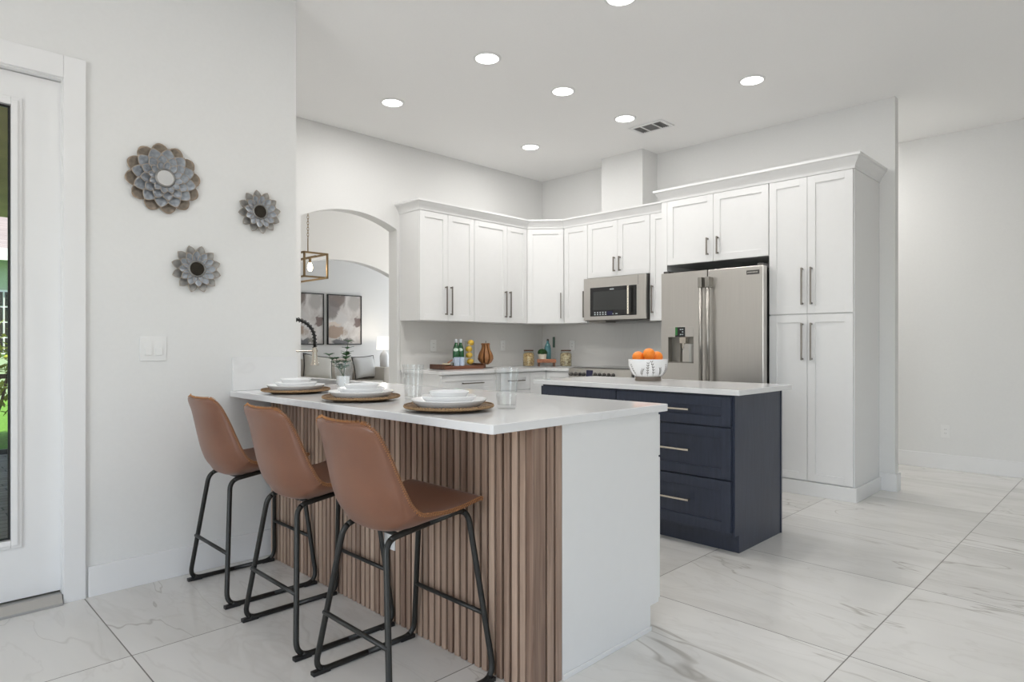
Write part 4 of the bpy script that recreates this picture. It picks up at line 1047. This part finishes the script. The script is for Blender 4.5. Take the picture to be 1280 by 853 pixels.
# ------------------------------------------------------------------ wall plates
def plate(name, fr, w, h, label, cat, toggles=1, recept=False, group=None):
    o, u, n = fr; t = thing(name, label, cat, o, group)
    b = MB().frame(*fr); b.box(-w/2, w/2, .0003, .006, -h/2, h/2, .002); b.build('plate', M['white_plastic'], t)
    for k in range(toggles):
        a = (k-(toggles-1)/2)*.046
        b = MB().frame(*fr)
        if recept:
            b.box(a-.017, a+.017, .0061, .0085, -.034, .034, .002); r = b.build('socket', M['white_plastic'], t)
            b = MB().frame(*fr)
            for c in (-.018, .018):
                for q in (-.006, .006): b.box(a+q-.001, a+q+.001, .0086, .0090, c-.002, c+.006)
            b.build('slots', M['dark_steel'], r)
        else:
            b.box(a-.0165, a+.0165, .0061, .0085, -.033, .033, .001); b.box(a-.015, a+.015, .0086, .0125, -.031, .002, .001); b.build('rocker', M['white_plastic'], t)
    return t
plate('light_switch', ((.967, YL, 1.140), (1, 0, 0), (0, -1, 0)), .118, .118, 'white double rocker light switch on the left wall', 'switch', 2)
plate('wall_outlet', ((XH, 1.368, .352), (0, 1, 0), (-1, 0, 0)), .072, .118, 'white wall outlet low on the hallway wall', 'outlet', 1, True)
plate('wall_outlet', ((4.036, YA-.0135, 1.150), (1, 0, 0), (0, -1, 0)), .075, .118, 'white outlet on the backsplash left of the green bottles', 'outlet', 1, True)
plate('wall_outlet', ((5.02, YA-.0135, 1.150), (1, 0, 0), (0, -1, 0)), .075, .118, 'white outlet on the backsplash right of the pear sculpture', 'outlet', 1, True)
plate('wall_outlet', ((XK-.0135, 4.72, 1.150), (0, 1, 0), (-1, 0, 0)), .075, .118, 'white outlet on the backsplash above the nut jar', 'outlet', 1, True)
plate('wall_outlet', ((SX, 2.262, .362), (0, 1, 0), (-1, 0, 0)), .075, .118, 'white outlet set low in the walnut slats behind a stool', 'outlet', 1, True)

# ------------------------------------------------------------------ ceiling fittings
def downlight(x, y):
    t = thing('ceiling_light', '', 'light', (x, y, CZ), 'recessed ceiling downlights')
    b = MB(); b.lathe([(.096, 0), (.096, -.004), (.083, -.010), (.078, -.008), (.078, 0)], x, y, CZ-.0005, n=40, closed_profile=True); b.build('trim_ring', M['white_plastic'], t, angle=40)
    b = MB(); b.lathe([(0, -.003), (.0775, -.003), (.0775, -.0065), (0, -.0065)], x, y, CZ-.0005, n=40); b.build('diffuser', M['lit'], t)
    return t
M['lit'] = emit_mat('lit_led_diffuser', (1, .985, .96), 9.0)
LIGHTS = [(2.966, 3.215, 'near the left wall, above the middle of the peninsula'), (3.765, 3.22, 'in the centre of the group of seven'), (2.966, 4.345, 'in the far left corner, above the sink side'), (4.60, 3.23, 'beside the ceiling vent'),
          (4.60, 4.355, 'deepest in the kitchen corner'), (4.60, 2.10, 'in front of the pantry, furthest right'), (2.98, 2.12, 'cut by the top edge, nearest the camera')]
LIGHTS += [(6.42, 2.45, 'in the hallway behind the stub wall'), (6.42, 3.95, 'deepest in the hallway behind the stub wall'), (2.97, .40, 'added out of view as fill, behind the peninsula end'), (.95, 2.12, 'added out of view as fill, above the stools side of the room'), (.95, .40, 'added out of view as fill, over the near floor left of the stools')]  # last three are unseen lamps, added to brighten the near room
BEAM = [7.5, 7.5, 10, 4.2, 8.5, 4.2, 7.5] + [16, 16, 3, 3.2, 3]
l0 = None
for (x, y, w), watts in zip(LIGHTS, BEAM):
    if l0 is None: l0 = downlight(x, y); l0['label'] = 'lit recessed ceiling light ' + w
    else: dup(l0, (x, y, CZ), 'lit recessed ceiling light ' + w)
    d = bpy.data.lights.new('downlight_beam', 'AREA'); d.shape = 'DISK'; d.size = .15; d.energy = watts; d.color = (1, .98, .955)
    o = bpy.data.objects.new('downlight_beam', d); C.objects.link(o); o.location = (x, y, CZ-.012)
t = thing('ceiling_vent', 'white rectangular air vent grille in the ceiling', 'vent', (4.945, 3.19, CZ))
vx0, vx1, vy0, vy1 = 4.835, 5.055, 3.02, 3.36
b = MB()
for q in ((vx0, vx1, vy0, vy0+.03), (vx0, vx1, vy1-.03, vy1), (vx0, vx0+.03, vy0+.03, vy1-.03), (vx1-.03, vx1, vy0+.03, vy1-.03), (vx0+.03, vx1-.03, vy0+.105, vy0+.118), (vx0+.03, vx1-.03, vy1-.118, vy1-.105)): b.box(*q, CZ-.010, CZ-.0005)
b.build('frame', M['trim'], t)
b = MB(); b.box(vx0+.03, vx1-.03, vy0+.03, vy1-.03, CZ-.0025, CZ-.001); b.build('backing', M['dark_steel'], t)
b = MB()
for k in range(9):
    x = vx0+.042+k*.0165
    b.box(x, x+.004, vy0+.118, vy1-.118, CZ-.010, CZ-.003)
for k in range(4):
    b.box(vx0+.03, vx1-.03, vy0+.04+k*.018, vy0+.044+k*.018, CZ-.010, CZ-.003); b.box(vx0+.03, vx1-.03, vy1-.044-k*.018, vy1-.040-k*.018, CZ-.010, CZ-.003)
b.build('slats', M['vent'], t)

# ------------------------------------------------------------------ flower mirrors
def petal_mesh(name, r0, r1, w, lift0, lift1, cup, point, mat):
    """local frame: +X radial, Z across, -Y out of the wall"""
    nu, nv = 9, 7; me = bpy.data.meshes.new(name); bm = bmesh.new(); vals = []
    V = []
    for i in range(nu):
        u = i/(nu-1); row = []
        if point: wf = (math.sin(PI*min(1, .12+.88*u))**.75)*(1-.10*u) if u < 1 else .02
        else: wf = math.sin(PI*(.14+.80*u))**.5 if u < 1 else .35
        if u == 0: wf = max(wf, .45)
        for j in range(nv):
            v = -1+2*j/(nv-1)
            x = r0+(r1-r0)*(u - (0 if point else .05*u*v*v)); y = -(lift0+(lift1-lift0)*u**1.3 + cup*v*v*wf + cup*.8*max(0, u-.6)**2*4)
            row.append(bm.verts.new((x, y, v*w*wf))); vals.append(max(abs(v), u))
        V.append(row)
    for i in range(nu-1):
        for j in range(nv-1): bm.faces.new([V[i][j], V[i+1][j], V[i+1][j+1], V[i][j+1]])
    bm.to_mesh(me); bm.free()
    at = me.attributes.new('rim', 'FLOAT', 'POINT')
    for k, v in enumerate(vals): at.data[k].value = v
    for p in me.polygons: p.use_smooth = True
    me.materials.append(M[mat]); return me
def flower(x, z, rings_, rm, label, plain_mirror):
    t = thing('flower_mirror', label, 'mirror', (x, YL, z), 'metal flower mirrors')
    for (n, r0, r1, w, l0, l1, cup, pt, mat, ph) in rings_:
        me = petal_mesh('petal', r0, r1, w, l0, l1, cup, pt, mat)
        for k in range(n):
            o = bpy.data.objects.new('petal', me); C.objects.link(o); o.parent = t; o.rotation_euler = (0, -(2*PI*(k+ph)/n), 0)
            md = o.modifiers.new('thickness', 'SOLIDIFY'); md.thickness = .0022; md.offset = 0
    top = max(q[4] for q in rings_)+.004
    b = MB(); b.lathe([(0, -.0005), (rm*.9, -.0005), (rm*.9, -top), (0, -top)], x, YL, z, n=32, axis='y'); b.build('hub', M['dark_steel'], t)
    b = MB(); b.lathe([(rm, -top+.002), (rm*1.22, -top+.001), (rm*1.25, -top-.004), (rm*1.12, -top-.009), (rm, -top-.004)], x, YL, z, n=36, axis='y', closed_profile=True); b.build('mirror_rim', M['petal_grey'], t, angle=50)
    b = MB(); b.lathe([(0, -top-.001), (rm*1.02, -top-.001), (rm*1.02, -top-.003), (0, -top-.003)], x, YL, z, n=36, axis='y'); b.build('mirror_glass', M['mirror'] if plain_mirror else M['dark_reflection_mirror'], t)
flower(1.012, 1.978, [(12, .085, .172, .041, .006, .010, .006, False, 'petal_bronze', .25), (12, .070, .148, .036, .014, .024, .008, True, 'petal_blue', .75), (12, .055, .112, .028, .022, .034, .007, True, 'petal_blue', .25), (12, .038, .080, .019, .028, .044, .006, True, 'petal_blue', .75)], .037,
       'largest metal flower mirror with four rings of petals', True)
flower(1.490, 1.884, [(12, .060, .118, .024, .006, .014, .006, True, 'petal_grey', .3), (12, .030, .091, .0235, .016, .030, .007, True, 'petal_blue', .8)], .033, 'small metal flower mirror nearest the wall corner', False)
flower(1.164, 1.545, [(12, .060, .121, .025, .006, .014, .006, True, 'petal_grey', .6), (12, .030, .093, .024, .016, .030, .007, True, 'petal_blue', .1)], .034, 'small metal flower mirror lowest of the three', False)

# ------------------------------------------------------------------ dining room lantern
LX0, LX1, LY0, LY1, LZ0, LZ1 = 3.20, 3.465, 6.30, 7.15, 1.88, 2.135
lcx = (LX0+LX1)/2
t = thing('pendant_lantern', 'open bronze box lantern with bulbs seen through the arch', 'pendant', (lcx, 6.72, CZ))
b = MB(); s = .009
for x in (LX0, LX1):
    for y in (LY0, LY1): b.box(x-s, x+s, y-s, y+s, LZ0, LZ1)
for z_ in (LZ0, LZ1):
    for y in (LY0, LY1): b.box(LX0+s, LX1-s, y-s, y+s, z_-s, z_+s)
    for x in (LX0, LX1): b.box(x-s, x+s, LY0-s, LY1+s, z_-s, z_+s)
b.build('frame', M['lantern_gold'], t)
b = MB(); b.box(lcx-.008, lcx+.008, LY0, LY1, LZ1-.04, LZ1-.024); b.build('bulb_bar', M['lantern_gold'], t)
for y in (6.43, 6.72, 7.0):
    b = MB(); b.lathe([(0, 0), (.014, 0), (.014, -.05), (0, -.05)], lcx, y, LZ1-.04, n=14); sk = b.build('bulb_socket', M['lantern_gold'], t, angle=40)
    b = MB(); b.lathe([(0, -.05), (.013, -.052), (.026, -.09), (.026, -.115), (.015, -.138), (0, -.142)], lcx, y, LZ1-.04, n=18); b.build('bulb', emit_mat('warm_bulb', (1, .80, .52), 22) if 'bulb' not in M else M['bulb'], sk, smooth=True)
for y in (6.40, 7.05):
    b = MB(); b.tube([(lcx-.04, y, LZ1+.008), (lcx-.04, y, LZ1+.16)], .006, 8); b.build('rod', M['lantern_gold'], t, smooth=True)
    b = MB(); z_ = LZ1+.155; k = 0
    while z_ < CZ-.03:
        R_ = []
        for q in range(14):
            a = 2*PI*q/14; dx, dz = .010*math.cos(a), .020*math.sin(a)
            R_.append((lcx-.04+(dx if k % 2 else 0), y+(0 if k % 2 else dx), z_+.018+dz))
        b.tube(R_, .0026, 5, loop=True); z_ += .031; k += 1
    b.build('chain', M['lantern_gold'], t, smooth=True)
    b = MB(); b.lathe([(0, 0), (.05, 0), (.05, -.02), (.02, -.03), (0, -.03)], lcx-.04, y, CZ-.0005, n=24); b.build('canopy', M['lantern_gold'], t, angle=40)

# ------------------------------------------------------------------ living room
YV = 11.2
def print_(x0, x1, label):
    xc_ = (x0+x1)/2; zc_ = 1.645; h = .485; w = (x1-x0)/2
    t = thing('framed_print', label, 'picture', (xc_, YV, zc_), 'abstract prints')
    b = MB()
    for q in ((x0, x0+.016, zc_-h, zc_+h), (x1-.016, x1, zc_-h, zc_+h), (x0+.016, x1-.016, zc_-h, zc_-h+.016), (x0+.016, x1-.016, zc_+h-.016, zc_+h)): b.box(q[0], q[1], YV-.045, YV-.001, q[2], q[3])
    b.build('frame', M['black_plastic'], t)
    b = MB(); b.box(x0+.016, x1-.016, YV-.03, YV-.012, zc_-h+.016, zc_+h-.016); b.build('print', M['art'], t)
print_(5.32, 6.07, 'black framed beige abstract print on the left, cut by the wall corner'); print_(6.15, 6.89, 'black framed beige abstract print on the right, fully in view')
t = thing('sofa', 'warm grey sofa below the two abstract prints', 'sofa', (5.6, 10.6, 0))
sx0_, sx1_ = 4.35, 6.84
b = MB(); b.box(sx0_+.14, sx1_-.14, 10.12, 11.05, .08, .36, .02); b.build('base', M['sofa'], t)
for i in range(3):
    w = (sx1_-sx0_-.30)/3; x = sx0_+.15+i*w
    b = MB(); b.box(x+.004, x+w-.004, 10.06, 10.78, .362, .50, .035); b.build('seat_cushion', M['sofa'], t, angle=50)
    b = MB(); b.box(x+.004, x+w-.004, 10.72, 10.92, .502, .90, .05); b.build('back_cushion', M['sofa'], t, angle=50)
for x in (sx0_, sx1_-.14): b = MB(); b.box(x, x+.138, 10.08, 11.08, .08, .74, .03); b.build('arm', M['sofa'], t, angle=50)
b = MB(); b.box(sx0_+.14, sx1_-.14, 10.93, 11.1, .08, .86, .03); b.build('back', M['sofa'], t, angle=50)
for x in (sx0_+.06, sx1_-.06):
    for y in (10.14, 11.0): b = MB(); b.box(x-.025, x+.025, y-.025, y+.025, 0, .08); b.build('leg', M['dark_wood'], t)
def cushion(cx_, cy_, cz_, w, h, rot, mat, label, group=None, pip=None):
    t = thing('cushion', label, 'cushion', (cx_, cy_, cz_), group)
    b = MB(); n = 13; V1 = []; V2 = []
    for i in range(n):
        for sgn, V in ((1, V1), (-1, V2)):
            row = []
            for j in range(n):
                u, v = -1+2*i/(n-1), -1+2*j/(n-1)
                th_ = .085*((1-u**4)*(1-v**4))**.5*sgn; pin = 1-.07*(1-v*v)*abs(u)**3; pin2 = 1-.07*(1-u*u)*abs(v)**3
                row.append(Vector((cx_+u*w/2*pin, cy_+th_, cz_+v*h/2*pin2)))
            V.append(row)
    b.rings(V1, closed=False); b.rings(V2, closed=False); bmesh.ops.remove_doubles(b.bm, verts=b.bm.verts, dist=1e-5)
    bmesh.ops.recalc_face_normals(b.bm, faces=b.bm.faces[:])
    o = b.build('cover', M[mat], t, smooth=True)
    if pip:
        e = [V1[0][j] for j in range(n)] + [V1[i][n-1] for i in range(1, n)] + [V1[n-1][j] for j in range(n-2, -1, -1)] + [V1[i][0] for i in range(n-2, 0, -1)]
        b = MB(); b.tube([tuple(p) for p in e], .011, 6, loop=True); b.build('piping', M[pip], t, smooth=True)
    t.rotation_euler = rot; return t
cushion(6.52, 10.46, .735, .46, .42, (-.25, -.06, 0), 'pillow', 'white cushion with charcoal piping at the right end of the sofa', None, 'piping')
cushion(5.56, 10.44, .755, .56, .44, (-.3, .16, 0), 'sofa_light', 'large beige cushion at the left on the sofa', None, 'piping')
t = thing('side_table', 'small dark side table right of the sofa', 'table', (7.10, 10.72, 0))
b = MB(); b.box(6.90, 7.32, 10.50, 10.95, .66, .70, .005); b.build('top', M['dark_wood'], t)
for x in (6.92, 7.265):
    for y in (10.52, 10.90): b = MB(); b.box(x, x+.035, y, y+.035, 0, .66); b.build('leg', M['dark_wood'], t)
lx, ly, lz = 7.13, 10.72, .7005
t = thing('table_lamp', 'lit white table lamp with drum shade beside the sofa', 'lamp', (lx, ly, lz))
b = MB(); b.lathe([(0, 0), (.08, 0), (.085, .02), (.09, .24), (.06, .30), (.02, .34), (.012, .40), (0, .40)], lx, ly, lz, n=28); b.build('base', M['lamp_base'], t, angle=50)
b = MB(); b.lathe([(.155, .36), (.14, .62)], lx, ly, lz, n=36); sh = b.build('lamp_shade', emit_mat('lit_lamp_shade', (1, .96, .90), 1.3), t, smooth=True)
md = sh.modifiers.new('thickness', 'SOLIDIFY'); md.thickness = .003
d = bpy.data.lights.new('table_lamp_bulb', 'POINT'); d.energy = 5; d.shadow_soft_size = .04; d.color = (1, .86, .68)
o = bpy.data.objects.new('table_lamp_bulb', d); C.objects.link(o); o.location = (lx, ly, lz+.64)

# ------------------------------------------------------------------ outside the glazed door
b = MB(); b.box(-4, 1.584, YL+.121, 8.9, -.2, -.03); struct(b.build('patio_paving', M['paver']), 'brown brick patio paving outside the door', 'paving')
b = MB(); b.box(-9, 1.58, 8.9, 30, -.25, -.05); b.box(1.58, 14, 11.6, 30, -.25, -.05); struct(b.build('lawn', M['lawn']), 'bright green lawn beyond the patio', 'lawn')
b = MB(); b.box(-4, 1.584, YL+.125, 9.3, 2.62, 2.8); struct(b.build('patio_roof', M['tan']), 'tan patio soffit outside the door', 'soffit')
t = thing('patio_screen', 'dark metal screen rails at the patio edge', 'screen', (0, 8.84, -.03))
for z_ in (.0, .82):
    b = MB(); b.box(-3.8, 1.57, 8.81, 8.86, z_-.03, z_+.02); b.build('rail', M['black_metal'], t)
for x in (-1.6, .2): b = MB(); b.box(x, x+.05, 8.81, 8.86, -.03, 2.62); b.build('post', M['black_metal'], t)
t = thing('shrub', 'yellow green shrub beyond the patio screen', 'shrub', (.95, 10.4, -.05))
b = MB(); rs = random.Random(5)
for k in range(520):
    d = Vector((rs.gauss(0, 1), rs.gauss(0, 1), rs.gauss(0, 1))).normalized(); p = Vector((.93, 10.4, .80))+Vector((d.x*.5, d.y*.5, d.z*.72))*rs.uniform(.5, 1)
    a = Vector((rs.gauss(0, 1), rs.gauss(0, 1), rs.gauss(0, 1))).normalized(); c_ = a.cross(Vector((.3, .2, 1))).normalized()
    vs = [b.bm.verts.new(q) for q in (p, p+a*.06+c_*.03, p+a*.12, p+a*.06-c_*.03)]; b.bm.faces.new(vs)
b.build('foliage', M['shrub'], t)
b = MB()
for k in range(5):
    a = 2*PI*k/5; b.tube([(1.0, 10.4, -.05), (1.0+.15*math.cos(a), 10.4+.15*math.sin(a), .4), (.95+.3*math.cos(a), 10.4+.3*math.sin(a), .95)], .018, 6)
b.build('branches', M['dark_wood'], t)
t = thing('neighbour_house', 'pale green neighbouring house with brown tiled roof', 'house', (2, 20, -.05))
b = MB(); b.box(-6, 9, 17.7, 24, -.05, 3.1); b.build('wall', M['stucco'], t)
b = MB(); b.box(-6.5, 9.5, 17.15, 17.25, 2.95, 3.2); b.build('fascia', M['fascia'], t)
b = MB(); b.T = lambda a, c, l: Vector((l, a, c)); b.prism([(17.2, 3.2), (21, 4.9), (24.5, 3.2)], -6.5, 9.5); b.build('roof', M['rooftile'], t)
b = MB(); b.box(1.6, 2.75, 17.66, 17.72, .95, 2.35); w = b.build('window', M['fascia'], t)
b = MB()
for i in range(3):
    for j in range(4): b.box(1.66+i*.355, 1.66+i*.355+.32, 17.645, 17.665, 1.0+j*.335, 1.0+j*.335+.30)
b.build('pane', M['black_glass'], w)
